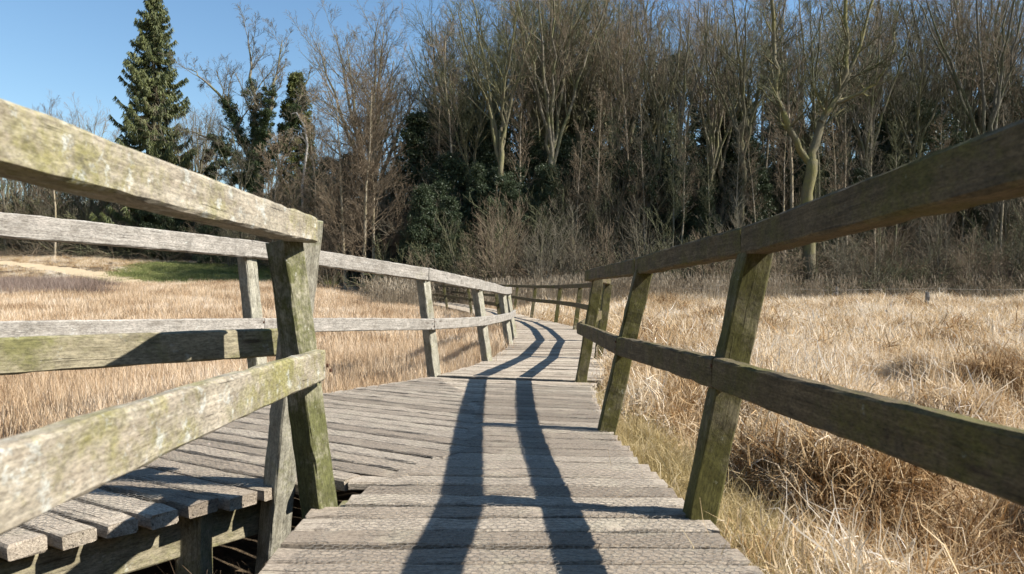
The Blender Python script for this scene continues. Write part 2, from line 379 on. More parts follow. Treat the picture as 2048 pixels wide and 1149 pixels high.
# joists and piles under the decks
mb = MB()
for x0, x1, y0, y1 in ((-.52, -.58, -2, 2.55), (.52, .50, -2, 6.2), (0, 0, -2, 6.2)):
    beam(mb, (x0, y0, -.115), (x1, y1, -.115), .05, .15, seg=.3)
for i in range(len(LE) - 3):
    for P, Q, f in ((LE, RE, .08), (LE, RE, .92)):
        a = [P[i][j] * (1 - f) + Q[i][j] * f for j in (0, 1)]; b = [P[i + 1][j] * (1 - f) + Q[i + 1][j] * f for j in (0, 1)]
        beam(mb, (*a, deck_z(a[1]) - .115), (*b, deck_z(b[1]) - .115), .05, .15, seg=.5)
mb.build('joist', M['under'], boardwalk)
mb = MB()
beam(mb, (-3.3, .05, -.145), (-1.05, 2.85, -.145), .05, .15, seg=.15)
mb.build('joist', M['under'], branch)
mb = MB(); beam(mb, (-3.9, 1.4, -.14), (-.8, 6.4, -.14), .05, .15, seg=.3); mb.build('joist', M['under'], branch)
for (x, y) in ((-1.22, 2.62), (-2.2, 1.4)):
    mb = MB(); beam(mb, (x, y, -.75), (x, y, -.045), .1, .1, up=(0, 1, 0)); mb.build('pile', M['under'], branch)
for (x, y) in ((-.60, 1.6), (-.62, 2.66), (.55, 1.0)):
    mb = MB(); beam(mb, (x, y, -.75), (x, y, -.045), .1, .1, up=(0, 1, 0)); mb.build('pile', M['under'], boardwalk)
# wire netting stapled over the planks
def netting(poly, name, parent, cell=.030, r=.0008, seed=1):
    P = np.array(poly); rg = np.random.default_rng(seed)
    x0, y0 = P.min(0); x1, y1 = P.max(0); segs = []
    a = cell / math.sqrt(3); ny = int((y1 - y0) / (1.5 * a)) + 2; nx = int((x1 - x0) / cell) + 2
    I, J = np.meshgrid(np.arange(nx), np.arange(ny)); cx = x0 + (I + .5 * (J % 2)) * cell; cy = y0 + J * 1.5 * a
    top = np.stack([cx, cy + a], -1); tl = np.stack([cx - cell / 2, cy + a / 2], -1); tr = np.stack([cx + cell / 2, cy + a / 2], -1); bl = np.stack([cx - cell / 2, cy - a / 2], -1)
    A = np.concatenate([top.reshape(-1, 2), top.reshape(-1, 2), tl.reshape(-1, 2)]); B = np.concatenate([tl.reshape(-1, 2), tr.reshape(-1, 2), bl.reshape(-1, 2)])
    def warp(p): q = p.copy(); q[:, 0] += .004 * np.sin(p[:, 1] * 31 + p[:, 0] * 7) + .003 * np.sin(p[:, 1] * 83); q[:, 1] += .005 * np.sin(p[:, 0] * 23 + p[:, 1] * 9); return q
    A = warp(A); B = warp(B); mid = (A + B) / 2
    ins = np.zeros(len(A), bool); n = len(P)
    for i in range(n):
        xa, ya = P[i]; xb, yb = P[(i + 1) % n]
        c = ((ya > mid[:, 1]) != (yb > mid[:, 1])) & (mid[:, 0] < (xb - xa) * (mid[:, 1] - ya) / (yb - ya + 1e-12) + xa); ins ^= c
    A = A[ins]; B = B[ins]
    def zz(p): return .0065 + .003 * np.sin(p[:, 0] * 13 + p[:, 1] * 17) + .002 * np.sin(p[:, 0] * 51)
    A3 = np.c_[A, zz(A)]; B3 = np.c_[B, zz(B)]; d = B3 - A3; d /= np.linalg.norm(d, axis=1)[:, None]
    s = np.stack([-d[:, 1], d[:, 0], 0 * d[:, 0]], 1); u = np.cross(s, d); V = []
    for Q in (A3, B3):
        for an in (90, 210, 330): V.append(Q + r * (s * math.cos(R(an)) + u * math.sin(R(an))))
    V = np.stack(V, 1).reshape(-1, 3); k = np.arange(len(A3))[:, None, None] * 6
    F = (k + np.array([[0, 1, 4, 3], [1, 2, 5, 4], [2, 0, 3, 5]])[None]).reshape(-1, 4)
    o = mesh_np(name, V, F, 4, M['wire']); o.parent = parent; o.matrix_parent_inverse = Matrix.Translation(-Vector(parent.location)); return o
netting([(-.66, 1.2), (.66, 1.2), (.66, 1.87), (.6, 2.62), (.55, 3.2), (.54, 3.82), (.6, 5.1), (.68, 5.9), (-.25, 6.1), (-.22, 4.4), (-.28, 3.5), (-.52, 2.95), (-.6, 2.5)], 'wire_netting', boardwalk)
netting([(-3.0, .55), (-1.64, 2.1), (-.96, 2.84), (-.52, 2.97), (-.28, 3.5), (-.22, 4.4), (-.42, 5.6), (-.74, 6.5), (-1.28, 5.75), (-1.8, 4.85), (-2.7, 3.1)], 'wire_netting', branch, seed=2)

# ------------------------------------------------------------------ railings
def railing(label, posts, tops, lows, pm, tm, lm, tw=.075, th=.095, lw=.042, lh=.105, ps=.095, ups=None, join=.004, cat='railing', group=None, pin=None):
    """posts: [(base xyz, top xyz)], tops and lows: one point list each for the rails"""
    r = empty('railing', (*posts[0][0][:2], deck_z(posts[0][0][1]))); tag(r, label, cat, group)
    for i, (b, t) in enumerate(posts):
        b = Vector(b); t = Vector(t); d = (b - t).normalized(); g = float(ground_z(b.x, b.y)); bb = b + d * max(.1, (b.z - g + .25))
        m_ = MB(); beam(m_, bb, t, ps, ps, up=(0, 1, 0) if ups is None else ups[i], bev=.006, seg=.06, wave=.003, jit=.0015, twist=random.uniform(-.06, .06)); m_.build('post', pm if not isinstance(pm, (list, tuple)) else pm[i], r)
    for nm, pts, w_, h_, mt in (('top_rail', tops, tw, th, tm), ('lower_rail', lows, lw, lh, lm)):
        for a, b in zip(pts[:-1], pts[1:]):
            a = Vector(a); b = Vector(b); d = (b - a).normalized() * join
            m_ = MB(); beam(m_, a + d, b - d, w_, h_, bev=.007, seg=.06 if a.y < 8 else .3, jit=.0013, wave=.002); m_.build(nm, mt, r)
    return r
S = 'silvery'
# near left railing of the main walk
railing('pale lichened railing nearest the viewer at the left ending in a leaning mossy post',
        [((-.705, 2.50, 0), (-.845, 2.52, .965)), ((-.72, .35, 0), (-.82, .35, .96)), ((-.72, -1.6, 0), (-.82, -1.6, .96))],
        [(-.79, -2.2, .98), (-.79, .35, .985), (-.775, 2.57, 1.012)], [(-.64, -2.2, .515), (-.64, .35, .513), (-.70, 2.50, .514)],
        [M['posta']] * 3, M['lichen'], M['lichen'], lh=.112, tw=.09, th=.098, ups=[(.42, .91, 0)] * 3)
# near-edge railing of the branch
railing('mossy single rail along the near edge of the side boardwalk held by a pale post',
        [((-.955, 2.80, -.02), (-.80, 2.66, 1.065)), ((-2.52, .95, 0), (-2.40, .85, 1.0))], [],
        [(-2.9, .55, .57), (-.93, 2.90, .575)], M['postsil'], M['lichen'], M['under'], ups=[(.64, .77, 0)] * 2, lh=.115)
# far-edge railing of the branch, running on along the left of the main walk
railing('silvery two rail railing along the far left side of the boardwalk',
        [((-2.8, 3.15, 0), (-2.95, 3.22, 1.05)), ((-1.83, 4.98, 0), (-1.96, 5.04, 1.09)), ((-.775, 6.80, 0), (-.90, 6.86, 1.0)), ((-.31, 8.40, 0), (-.44, 8.45, .9)), ((-.05, 11.4, 0), (-.17, 11.45, .9)), ((.03, 13.0, .02), (-.1, 13.1, .92))],
        [(-3.35, 1.6, 1.13), (-1.93, 5.0, 1.125), (-.86, 6.82, 1.005), (-.40, 8.42, .93), (-.12, 11.4, .90), (-.04, 13.2, .93)],
        [(-3.15, 1.5, .62), (-1.80, 4.92, .565), (-.78, 6.72, .51), (-.32, 8.34, .49), (-.02, 11.32, .48), (.05, 13.1, .5)],
        [M['postsil']] * 6, M['silver'], M['silver'], ups=[(.47, .88, 0)] * 2 + [(.6, .8, 0)] * 4, tw=.075, th=.125, ps=.1, lh=.11)
# right railing, near section
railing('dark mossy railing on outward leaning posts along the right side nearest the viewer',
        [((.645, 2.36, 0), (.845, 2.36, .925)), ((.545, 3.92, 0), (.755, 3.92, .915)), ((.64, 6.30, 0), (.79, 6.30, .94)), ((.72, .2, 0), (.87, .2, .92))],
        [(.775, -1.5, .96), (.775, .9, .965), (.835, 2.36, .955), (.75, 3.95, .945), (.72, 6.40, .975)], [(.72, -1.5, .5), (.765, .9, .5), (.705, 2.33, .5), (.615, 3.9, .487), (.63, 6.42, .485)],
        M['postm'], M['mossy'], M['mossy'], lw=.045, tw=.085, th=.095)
# right railing beyond
P_ = [(1.10, 8.7), (1.45, 12), (1.43, 15.5), (1.22, 19), (.63, 22), (.08, 26.2), (-1.45, 31.8), (-3.0, 36.5), (-4.6, 41.3), (-6.8, 44.3)]
def out(p, k, s):      # lean outward along +x or -x
    return (p[0] + k * s, p[1] + .03, 0)
def farrail(label, P, side, pm, rm, th=1.0, tl=.52, lead=None):
    posts = [((x, y, deck_z(y)), (x + side * .13, y + .04, deck_z(y) + th - .05)) for x, y in P]
    tops = [(x + side * .12, y, deck_z(y) + th) for x, y in P]; lows = [(x + side * .02, y - .03, deck_z(y) + tl) for x, y in P]
    if lead: tops.insert(0, lead[0]); lows.insert(0, lead[1])
    return railing(label, posts, tops, lows, pm, rm, rm, ps=.1)
farrail('distant right hand railing curving left through the reeds past the bend', P_, 1, M['postm'], M['mossy'], .99, .56, lead=((.735, 6.43, .975), (.65, 6.45, .49)))
P2_ = [(.0, 15.9), (-.31, 18.6), (-.9, 21.4), (-1.5, 25.3), (-2.95, 30.9), (-4.4, 35.4), (-5.95, 40.1), (-8, 43)]
farrail('distant left hand railing of the far bend seen beyond the last silvery post', P2_, -1, M['postm'], M['mossy'], .95, .5)
P3_ = [(-17.5, 47.5), (-15.6, 47.2), (-13.6, 47.2), (-11.6, 46.9), (-9.8, 46.2)]
farrail('pale railing farthest away across the reeds on the left', P3_, -1, M['silver'], M['silver'], 1.1, .6)
M['rust'] = flat('rusty_nail', (.10, .05, .03), .7, .5)
for r_, pts in ((bpy.data.objects['railing'], [(-.667, 2.47, .512, 1), (-.667, 2.51, .49, 1)]), (bpy.data.objects['railing.003'], [(.681, 2.335, .525, -1), (.683, 2.365, .475, -1), (.592, 3.90, .51, -1), (.594, 3.93, .465, -1)]),
                (bpy.data.objects['railing.002'], [(-1.78, 4.9, .59, 1), (-1.79, 4.88, .54, 1), (-.755, 6.68, .535, 1), (-.76, 6.66, .49, 1)])):
    for (x, y, z, s_) in pts:
        m_ = MB(); beam(m_, (x - .004 * s_, y, z), (x + .003 * s_, y, z), .013, .013, bev=.004, jit=.0002, wave=0); m_.build('nail', M['rust'], r_)
exec_order = 'setting and railings done'
# ------------------------------------------------------------------ grasses
def blades(n, area, hmin, hmax, width, lean=.35, curl=.6, seg=3, droop=0, seed=0, centers=None, flat_=0.0, head=0, kink=0):
    """n bent ribbon blades rooted in a disc or square of side `area`"""
    g = np.random.default_rng(seed)
    if centers is None: bx = g.uniform(-area / 2, area / 2, n); by = g.uniform(-area / 2, area / 2, n); rad_dir = g.uniform(0, 2 * np.pi, n)
    else:
        c = g.integers(0, len(centers), n); rr = np.abs(g.normal(0, .05, n)); an = g.uniform(0, 2 * np.pi, n)
        bx = centers[c, 0] + rr * np.cos(an); by = centers[c, 1] + rr * np.sin(an); rad_dir = an + g.normal(0, .5, n)
    h = g.uniform(hmin, hmax, n); l0 = np.abs(g.normal(lean, lean * .6, n)); cu = np.abs(g.normal(curl, curl * .6, n)) + 0
    az = rad_dir; fa = g.uniform(0, np.pi, n); wd = width * g.uniform(.6, 1.4, n)
    P = np.stack([bx, by, np.zeros(n) + g.uniform(0, flat_, n)], 1); V = []; pitch = np.pi / 2 - l0; st = h / seg
    for s in range(seg + 1):
        wv = wd * (1 - .85 * s / seg)
        if s == 0: wv = wd * .8
        off = np.stack([np.cos(fa) * wv / 2, np.sin(fa) * wv / 2, 0 * wv], 1)
        V += [P - off, P + off]
        P = P + np.stack([np.cos(az) * np.cos(pitch) * st, np.sin(az) * np.cos(pitch) * st, np.sin(pitch) * st], 1)
        pitch = pitch - cu * (1 + droop * s) / seg; az = az + g.normal(0, .25 + kink, n); pitch = pitch + g.normal(0, kink, n)
    V = np.stack(V, 1)                       # n, 2(seg+1), 3
    k = (np.arange(n) * 2 * (seg + 1))[:, None, None]
    F = (k + np.array([[2 * s, 2 * s + 1, 2 * s + 3, 2 * s + 2] for s in range(seg)])[None]).reshape(-1, 4)
    tone = np.repeat(g.uniform(0, 1, n), 2 * (seg + 1))
    V = V.reshape(-1, 3); V[:, 2] = np.maximum(V[:, 2], .004)
    return V, F, tone
def clump(name, mat, parts):
    Vs, Fs, Ts = [], [], []; off = 0
    for V, F, T in parts: Vs.append(V); Fs.append(F + off); Ts.append(T); off += len(V)
    return mesh_np(name, np.concatenate(Vs), np.concatenate(Fs), 4, mat, {'tone': np.concatenate(Ts)}, link=False)
def in_poly(x, y, poly):
    P = np.array(poly); ins = np.zeros(len(x), bool); n = len(P)
    for i in range(n):
        xa, ya = P[i]; xb, yb = P[(i + 1) % n]
        ins ^= ((ya > y) != (yb > y)) & (x < (xb - xa) * (y - ya) / (yb - ya + 1e-12) + xa)
    return ins
def grow_poly(m):      # outline of the decks, grown by m
    main = [(-.70 - m, -3), (-.70 - m, 2.6)] + [(.62 + m + .06, 2.6), (.70 + m, -3)]
    junction = [(-.95 - m * .3, 2.75 - m * .6), (.64 + m, 2.55), (.58 + m, 3.9), (.72 + m, 5.9), (.84 + m, 6.4), (-.77 - m, 6.8 + m * .3), (-1.31 - m, 5.85), (-1.85 - m, 4.95), (-2.75 - m, 3.2), (-4.9 - m, -.85), (-3.9 + m, -.85 - m), (-1.6 + m, 2.03 - m)]
    far = [(a - m, b) for a, b in LE] + [(a + m, b) for a, b in RE[::-1]]
    return [main, junction, far]
def scatter_pts(n, f_xy, m=.12, seed=0):
    g = np.random.default_rng(seed); x, y = f_xy(g, n); k = np.ones(len(x), bool)
    for p in grow_poly(m): k &= ~in_poly(x, y, p)
    return x[k], y[k]
def gn_scatter(name, x, y, z, clumps, smin, smax, seed=0, tilt=.1, scale=None):
    g = np.random.default_rng(seed); n = len(x)
    me = bpy.data.meshes.new(name); me.vertices.add(n); me.vertices.foreach_set('co', np.stack([x, y, z], 1).astype('f').ravel())
    rot = np.stack([g.normal(0, tilt, n), g.normal(0, tilt, n), g.uniform(0, 6.28, n)], 1).astype('f')
    s_ = g.uniform(smin, smax, n).astype('f') if scale is None else scale.astype('f')
    a = me.attributes.new('rot', 'FLOAT_VECTOR', 'POINT'); a.data.foreach_set('vector', rot.ravel())
    a = me.attributes.new('sc', 'FLOAT', 'POINT'); a.data.foreach_set('value', s_)
    a = me.attributes.new('idx', 'INT', 'POINT'); a.data.foreach_set('value', g.integers(0, len(clumps), n).astype('i'))
    o = bpy.data.objects.new(name, me); C.objects.link(o)
    col = bpy.data.collections.new(name + '_source')
    for c in clumps: col.objects.link(c)
    ng = bpy.data.node_groups.new(name, 'GeometryNodeTree'); ng.interface.new_socket('Geometry', in_out='INPUT', socket_type='NodeSocketGeometry'); ng.interface.new_socket('Geometry', in_out='OUTPUT', socket_type='NodeSocketGeometry')
    N = ng.nodes; gi = N.new('NodeGroupInput'); go = N.new('NodeGroupOutput'); m2p = N.new('GeometryNodeMeshToPoints'); iop = N.new('GeometryNodeInstanceOnPoints'); ci = N.new('GeometryNodeCollectionInfo')
    ci.inputs['Collection'].default_value = col; ci.inputs['Separate Children'].default_value = True; ci.inputs['Reset Children'].default_value = True
    iop.inputs['Pick Instance'].default_value = True
    def na(nm, t): q = N.new('GeometryNodeInputNamedAttribute'); q.data_type = t; q.inputs['Name'].default_value = nm; return q.outputs['Attribute']
    L = ng.links; L.new(gi.outputs[0], m2p.inputs['Mesh']); L.new(m2p.outputs[0], iop.inputs['Points']); L.new(ci.outputs[0], iop.inputs['Instance'])
    L.new(na('idx', 'INT'), iop.inputs['Instance Index']); L.new(na('rot', 'FLOAT_VECTOR'), iop.inputs['Rotation']); L.new(na('sc', 'FLOAT'), iop.inputs['Scale'])
    L.new(iop.outputs[0], go.inputs[0]); md = o.modifiers.new('scatter', 'NODES'); md.node_group = ng
    return o
def wedge(y0, y1, x0, x1, kx0=None, kx1=None):
    """random points between depths, spanning x0*y .. x1*y"""
    def f(g, n):
        y = np.sqrt(g.uniform(y0 * y0, y1 * y1, n)) if y0 > 0 else g.uniform(y0, y1, n)
        x = g.uniform(x0, x1, n) * np.maximum(y, 1.5) + 0; return x, y
    return f
reed_c = [clump('reed_clump', M['reed'], [blades(110, .5, .25, .55, .009, .16, .45, 3, seed=i, kink=.12), blades(70, .55, .15, .4, .012, .8, .9, 3, seed=i + 50, kink=.35), blades(30, .5, .2, .5, .004, .25, 1.8, 4, seed=i + 90)]) for i in range(5)]
reed_far = [clump('reed_clump_far', M['reed'], [blades(90, .9, .2, .5, .018, .18, .4, 2, seed=i + 200), blades(50, .9, .1, .35, .022, .8, .6, 2, seed=i + 250)]) for i in range(4)]
# matted tussock grass
def tussock(i):
    g = np.random.default_rng(i + 300); c = g.uniform(-.2, .2, (3, 2))
    return clump('tussock', M['mat'], [blades(190, .4, .25, .5, .008, .5, 2.4, 5, droop=.3, seed=i + 310, centers=c, kink=.35), blades(150, .6, .12, .34, .010, 1.2, .6, 3, seed=i + 320, flat_=.2, kink=.5), blades(40, .6, .1, .28, .005, .5, .6, 3, seed=i + 330, kink=.3)])
mat_c = [tussock(i) for i in range(6)]
mat_far = [clump('matted_clump_far', M['mat'], [blades(80, .9, .2, .5, .018, .7, 1.4, 3, seed=i + 400, kink=.3), blades(60, .9, .15, .4, .022, 1.2, .6, 2, seed=i + 450, flat_=.15), blades(25, .8, .25, .45, .014, .25, .3, 2, seed=i + 470)]) for i in range(4)]
sedge_c = [clump('sedge_clump', M['sedge'], [blades(200, .35, .06, .18, .0045, .5, .9, 3, seed=i + 500), blades(50, .35, .1, .28, .004, .5, 1.4, 3, seed=i + 520)]) for i in range(4)]
def hummock(x, y): return np.maximum(0, np.sin(x * 3.1 + 1.4 * np.sin(y * 1.7)) * np.cos(y * 2.7 + 1.3 * np.sin(x * 1.9)))
x, y = scatter_pts(5200, wedge(1.2, 11, -1.02, -.02), .16, 1)
k = ~in_poly(x, y, [(-4.3, -1), (-1.62, 2.1), (-.95, 2.85), (-.6, 2.7), (-.6, -1)]); x, y = x[k], y[k]
o = gn_scatter('reed_bed', x, y, ground_z(x, y) - .02, reed_c, .8, 1.12, 1); tag(o, 'pale dry reeds standing left of the boardwalk', 'reeds', kind='stuff')
x, y = scatter_pts(15000, wedge(10, 42, -1.1, .05), .25, 2)
BANK = [(-27.5, 42), (-24.5, 41), (-18.5, 41.5), (-13, 43), (-11, 47), (-12, 52), (-27, 54)]
k = ~in_poly(x, y, BANK) & ~((x > -11) & (x < -6) & (y > 40)); x, y = x[k], y[k]
o = gn_scatter('reed_bed', x, y, ground_z(x, y) - .02, reed_far, .85, 1.25, 2); tag(o, 'straw coloured reeds stretching to the far left bank', 'reeds', kind='stuff')
x, y = scatter_pts(5600, wedge(.9, 10, .04, 1.05), .2, 3)
hh = hummock(x, y); gsc = np.random.default_rng(5).uniform(.55, .85, len(x)) + .3 * hh
keep = np.random.default_rng(6).uniform(0, 1, len(x)) < .30 + 1.0 * hh; x, y, hh, gsc = x[keep], y[keep], hh[keep], gsc[keep]
o = gn_scatter('matted_grass', x, y, ground_z(x, y) - .03 + .36 * hh, mat_c, .7, 1.2, 3, tilt=.25, scale=gsc); tag(o, 'bleached matted grass in tussocks right of the boardwalk', 'grass', kind='stuff')
x, y = scatter_pts(13500, wedge(9, 36, .02, 1.1), .3, 4)
hh = hummock(x * .45, y * .45)
o = gn_scatter('matted_grass', x, y, ground_z(x, y) - .06 + .3 * hh, mat_far, .6, 1.35, 4, tilt=.3); tag(o, 'bleached grass stretching from the boardwalk to the wood on the right', 'grass', kind='stuff')
g_ = np.random.default_rng(9)
t_ = g_.uniform(1.0, 6.6, 1100); x = np.interp(t_, [0, 1.87, 2.62, 3.8, 5.1, 5.9, 6.6], [.70, .69, .645, .578, .63, .70, .9]) + np.abs(g_.normal(0, .16, 1100)) + .10; y = t_
o = gn_scatter('sedge_fringe', x, y, np.full(len(x), -.26) + g_.uniform(-.04, .05, len(x)) - .5 * (x - np.interp(t_, [0, 1.87, 2.62, 3.8, 5.1, 5.9, 6.6], [.70, .69, .645, .578, .63, .70, .9]) - .1), sedge_c, .8, 1.25, 9, tilt=.3); tag(o, 'yellow green sedge growing along the right deck edge', 'sedge', kind='stuff')
# gloomy reed litter in the gap between the two decks
x = g_.uniform(-1.9, -.75, 620); y = g_.uniform(.6, 2.8, 620); k = y < 2.6 + (x + .75) * .9; x, y = x[k], y[k]
o = gn_scatter('reed_litter', x, y, ground_z(x, y) - .02, [clump('litter', M['litterblade'], [blades(60, .4, .12, .3, .006, .9, .8, 3, seed=i + 600, flat_=.06)]) for i in range(3)], .7, 1, 10); tag(o, 'dark broken reed litter in the gap between the two boardwalks', 'litter', kind='stuff')
# tall plumed reeds in front of the wood
def plume(i):
    V, F, T = blades(26, 1.2, 1.2, 1.75, .016, .07, .12, 3, seed=i + 700); g = np.random.default_rng(i + 720); Vs = [V]; Fs = [F]; Ts = [T]; off = len(V)
    tips = V.reshape(26, 8, 3)[:, 6]
    for p in tips:
        for q in range(3):
            a = g.uniform(0, 6.28); hw = .02; dz = g.uniform(.1, .2); d = np.array([math.cos(a), math.sin(a), 0]) * hw
            Vs.append(np.array([p - d, p + d, p + d * .6 + [.03, 0, dz], p - d * .6 + [.03, 0, dz]])); Fs.append(np.array([[0, 1, 2, 3]]) + off); Ts.append(np.full(4, g.uniform(.5, 1))); off += 4
    return mesh_np('plumed_reed_clump', np.concatenate(Vs), np.concatenate(Fs), 4, M['phrag'], {'tone': np.concatenate(Ts)}, link=False)
x, y = scatter_pts(900, lambda g, n: (g.uniform(-7, 26, n), g.uniform(31, 36.5, n)), .3, 11)
k = np.random.default_rng(3).uniform(0, 1, len(x)) < np.clip(1.15 - np.maximum(0, x - 3) * .08, .07, 1); x, y = x[k], y[k]
o = gn_scatter('tall_reeds', x, y, ground_z(x, y), [plume(i) for i in range(4)], .6, .95, 12, tilt=.05); tag(o, 'tall plumed grey reeds before the dark wood', 'reeds', kind='stuff')
# purple brown heather at the far left, turf bank and sandy path
heath_c = [clump('heather_clump', M['heath'], [blades(90, .9, .3, .85, .014, .35, .3, 3, seed=i + 800)]) for i in range(3)]
g_ = np.random.default_rng(21); x = g_.uniform(-33, -17.6, 1500); y = g_.uniform(30, 41, 1500)
k = (x < -.60 * y - .8 * np.sin(y)); x, y = x[k], y[k]
o = gn_scatter('heather', x, y, ground_z(x, y), heath_c, .8, 1.3, 13); tag(o, 'purple brown heather at the far left edge of the marsh', 'heather', kind='stuff')
def patch(name, poly, mat, lift, kind=None, n=60):
    P = np.array(poly); x0, y0 = P.min(0); x1, y1 = P.max(0); xs = np.linspace(x0, x1, n); ys = np.linspace(y0, y1, n); X, Y = np.meshgrid(xs, ys)
    Z = ground_z(X, Y) + lift; V = np.stack([X, Y, Z], -1).reshape(-1, 3); i = np.arange(n - 1)[:, None] * n + np.arange(n - 1)[None]
    F = np.stack([i, i + 1, i + n + 1, i + n], -1).reshape(-1, 4); c = V[F].mean(1); F = F[in_poly(c[:, 0], c[:, 1], P)]
    o = mesh_np(name, V, F, 4, mat, smooth=True); tag(o, kind='structure'); return o
def simple(name, a, b_, sc_=6):
    m, t, b = newmat(name, .95); geo = nd(t, 'ShaderNodeNewGeometry'); t.links.new(mix(t, noise(t, geo.outputs['Position'], sc_, 6, .75), a, b_), b.inputs['Base Color']); bump(t, b, noise(t, geo.outputs['Position'], 12, 5, .8), 1, .05); return m
M['sand'] = simple('path_sand', (.30, .23, .14), (.58, .46, .30)); M['lawn'] = simple('turf_soil', (.10, .11, .04), (.22, .21, .09), 1.2)
patch('grass_bank', BANK, M['lawn'], .03)
patch('path', [(-24.6, 40), (-22.5, 40.3), (-22.6, 43), (-26, 45.8), (-31, 48), (-38, 51), (-38, 49.6), (-31, 46.6), (-27, 44.4)], M['sand'], .06)
turf_c = [clump('turf_clump', M['turf'], [blades(80, .8, .05, .16, .02, .5, .6, 2, seed=i + 900)]) for i in range(3)]
g_ = np.random.default_rng(22); x = g_.uniform(-45, -9, 7000); y = g_.uniform(40.5, 55, 7000); k0 = in_poly(x + g_.normal(0, .5, 7000), y + g_.normal(0, .3, 7000), BANK)
k = k0 & (~in_poly(x, y, [(-24.4, 40), (-22.8, 40.3), (-22.9, 43), (-26, 45.5), (-31, 47.7), (-38, 50.7), (-38, 49.8), (-31, 46.8), (-27, 44.6)]) | (g_.uniform(0, 1, len(x)) < .12)); x, y = x[k], y[k]
o = gn_scatter('turf', x, y, ground_z(x, y) + .03, turf_c, .8, 1.3, 14); tag(o, 'short green turf on the far left bank', 'grass', kind='stuff')

# ------------------------------------------------------------------ trees
class TB:
    """collects tapered tubes"""
    def __init__(s): s.V = []; s.F = []; s.n = 0
    def tube(s, pts, rads, k):
        pts = np.asarray(pts); m = len(pts); d = np.gradient(pts, axis=0); d /= np.linalg.norm(d, axis=1)[:, None] + 1e-9
        ref = np.array([.31, .17, 1.0]) if abs(d[0][2]) < .8 else np.array([1.0, .2, .1])
        s1 = np.cross(d, ref); s1 /= np.linalg.norm(s1, axis=1)[:, None] + 1e-9; s2 = np.cross(d, s1)
        a = np.arange(k) * 2 * np.pi / k; r = np.asarray(rads)[:, None, None]
        V = pts[:, None] + r * (np.cos(a)[None, :, None] * s1[:, None] + np.sin(a)[None, :, None] * s2[:, None])
        s.V.append(V.reshape(-1, 3)); i = np.arange(m - 1)[:, None] * k; j = np.arange(k)[None]; j2 = (j + 1) % k
        s.F.append(np.stack([i + j, i + j2, i + k + j2, i + k + j], -1).reshape(-1, 4) + s.n); s.n += m * k
    def build(s, name, mat, parent=None, smooth=True):
        o = mesh_np(name, np.concatenate(s.V), np.concatenate(s.F), 4, mat, smooth=smooth)
        if parent: o.parent = parent
        return o
def walk(g, p, d, L, n, wob, up, out=None):
    pts = [p]; d = d / np.linalg.norm(d)
    for i in range(n):
        d = d + g.normal(0, wob, 3) + np.array([0, 0, up / n]); d /= np.linalg.norm(d); p = p + d * (L / n); pts.append(p)
    return np.array(pts), d
def side(g, d, ang):
    r = g.normal(0, 1, 3); r -= d * r.dot(d); r /= np.linalg.norm(r); return d * math.cos(ang) + r * math.sin(ang)
def ramify(g, tb, tw, pts, rad, L, level, spec):
    """children along a limb. spec: list of (count, length ratio, angle, wobble, up)"""
    if level >= len(spec): return
    cnt, lr, ang, wob, up, nseg = spec[level]; m = len(pts)
    cnt = max(1, int(round(cnt * g.uniform(.75, 1.25))))
    for q in range(cnt):
        t = (q + g.uniform(0, 1)) / cnt * .78 + .2; f = t * (m - 1); i = min(int(f), m - 2); p = pts[i] + (pts[i + 1] - pts[i]) * (f - i)
        d = pts[i + 1] - pts[i]; d = d / np.linalg.norm(d); dd = side(g, d, ang * g.uniform(.6, 1.3)); ll = L * lr * g.uniform(.6, 1.25) * (1.25 - .6 * t)
        r0 = max(rad * (1 - .75 * t) * .62, .0085); P, _ = walk(g, p, dd, ll, nseg, wob, up)
        fine = level >= 1
        (tw if fine else tb).tube(P, np.linspace(r0, max(r0 * .35, .006), len(P)), 3 if r0 < .03 else 5)
        ramify(g, tb, tw, P, r0, ll, level + 1, spec)
def limbs_tree(name, seed, limbs, spec, bark, twig, tip_r=.3):
    """limbs: list of (points, r0, r1): the main stems drawn out"""
    g = np.random.default_rng(seed); root = empty(name); tb = TB(); tw = TB()
    for P, r0, r1, with_br in limbs:
        P = np.array(P, float)
        if len(P) < 7:      # smooth the drawn stem and make it wander
            t = np.linspace(0, len(P) - 1, len(P) * 3); P2 = np.stack([np.interp(t, np.arange(len(P)), P[:, c]) for c in range(3)], 1)
            P2[1:-1] = (P2[:-2] + P2[1:-1] * 2 + P2[2:]) / 4; P2[1:] += g.normal(0, .05 + r0 * .14, P2[1:].shape); P = P2
        tb.tube(P, np.linspace(r0, r1, len(P)) ** 1.0, 8 if r0 > .08 else 6)
        if with_br: ramify(g, tb, tw, P, (r0 + r1) / 2 * 1.1, float(np.linalg.norm(P[-1] - P[0])), 0, spec)
    tb.build('trunk', bark, root); tw.build('crown', twig, root); return root
def copy_tree(o, parent=None):
    c = o.copy(); C.objects.link(c); c.parent = parent
    for ch in list(o.children): copy_tree(ch, c)
    return c
PX = lambda px, Y: (px - 1024) / 1365 * Y
def place(o, x, y, s=1, rz=0, sz=None, tx=0, ty=0, dz=0):
    o.location = (x, y, float(ground_z(x, y)) - .1 + dz); o.scale = (s, s, sz or s); o.rotation_euler = (tx, ty, rz); return o
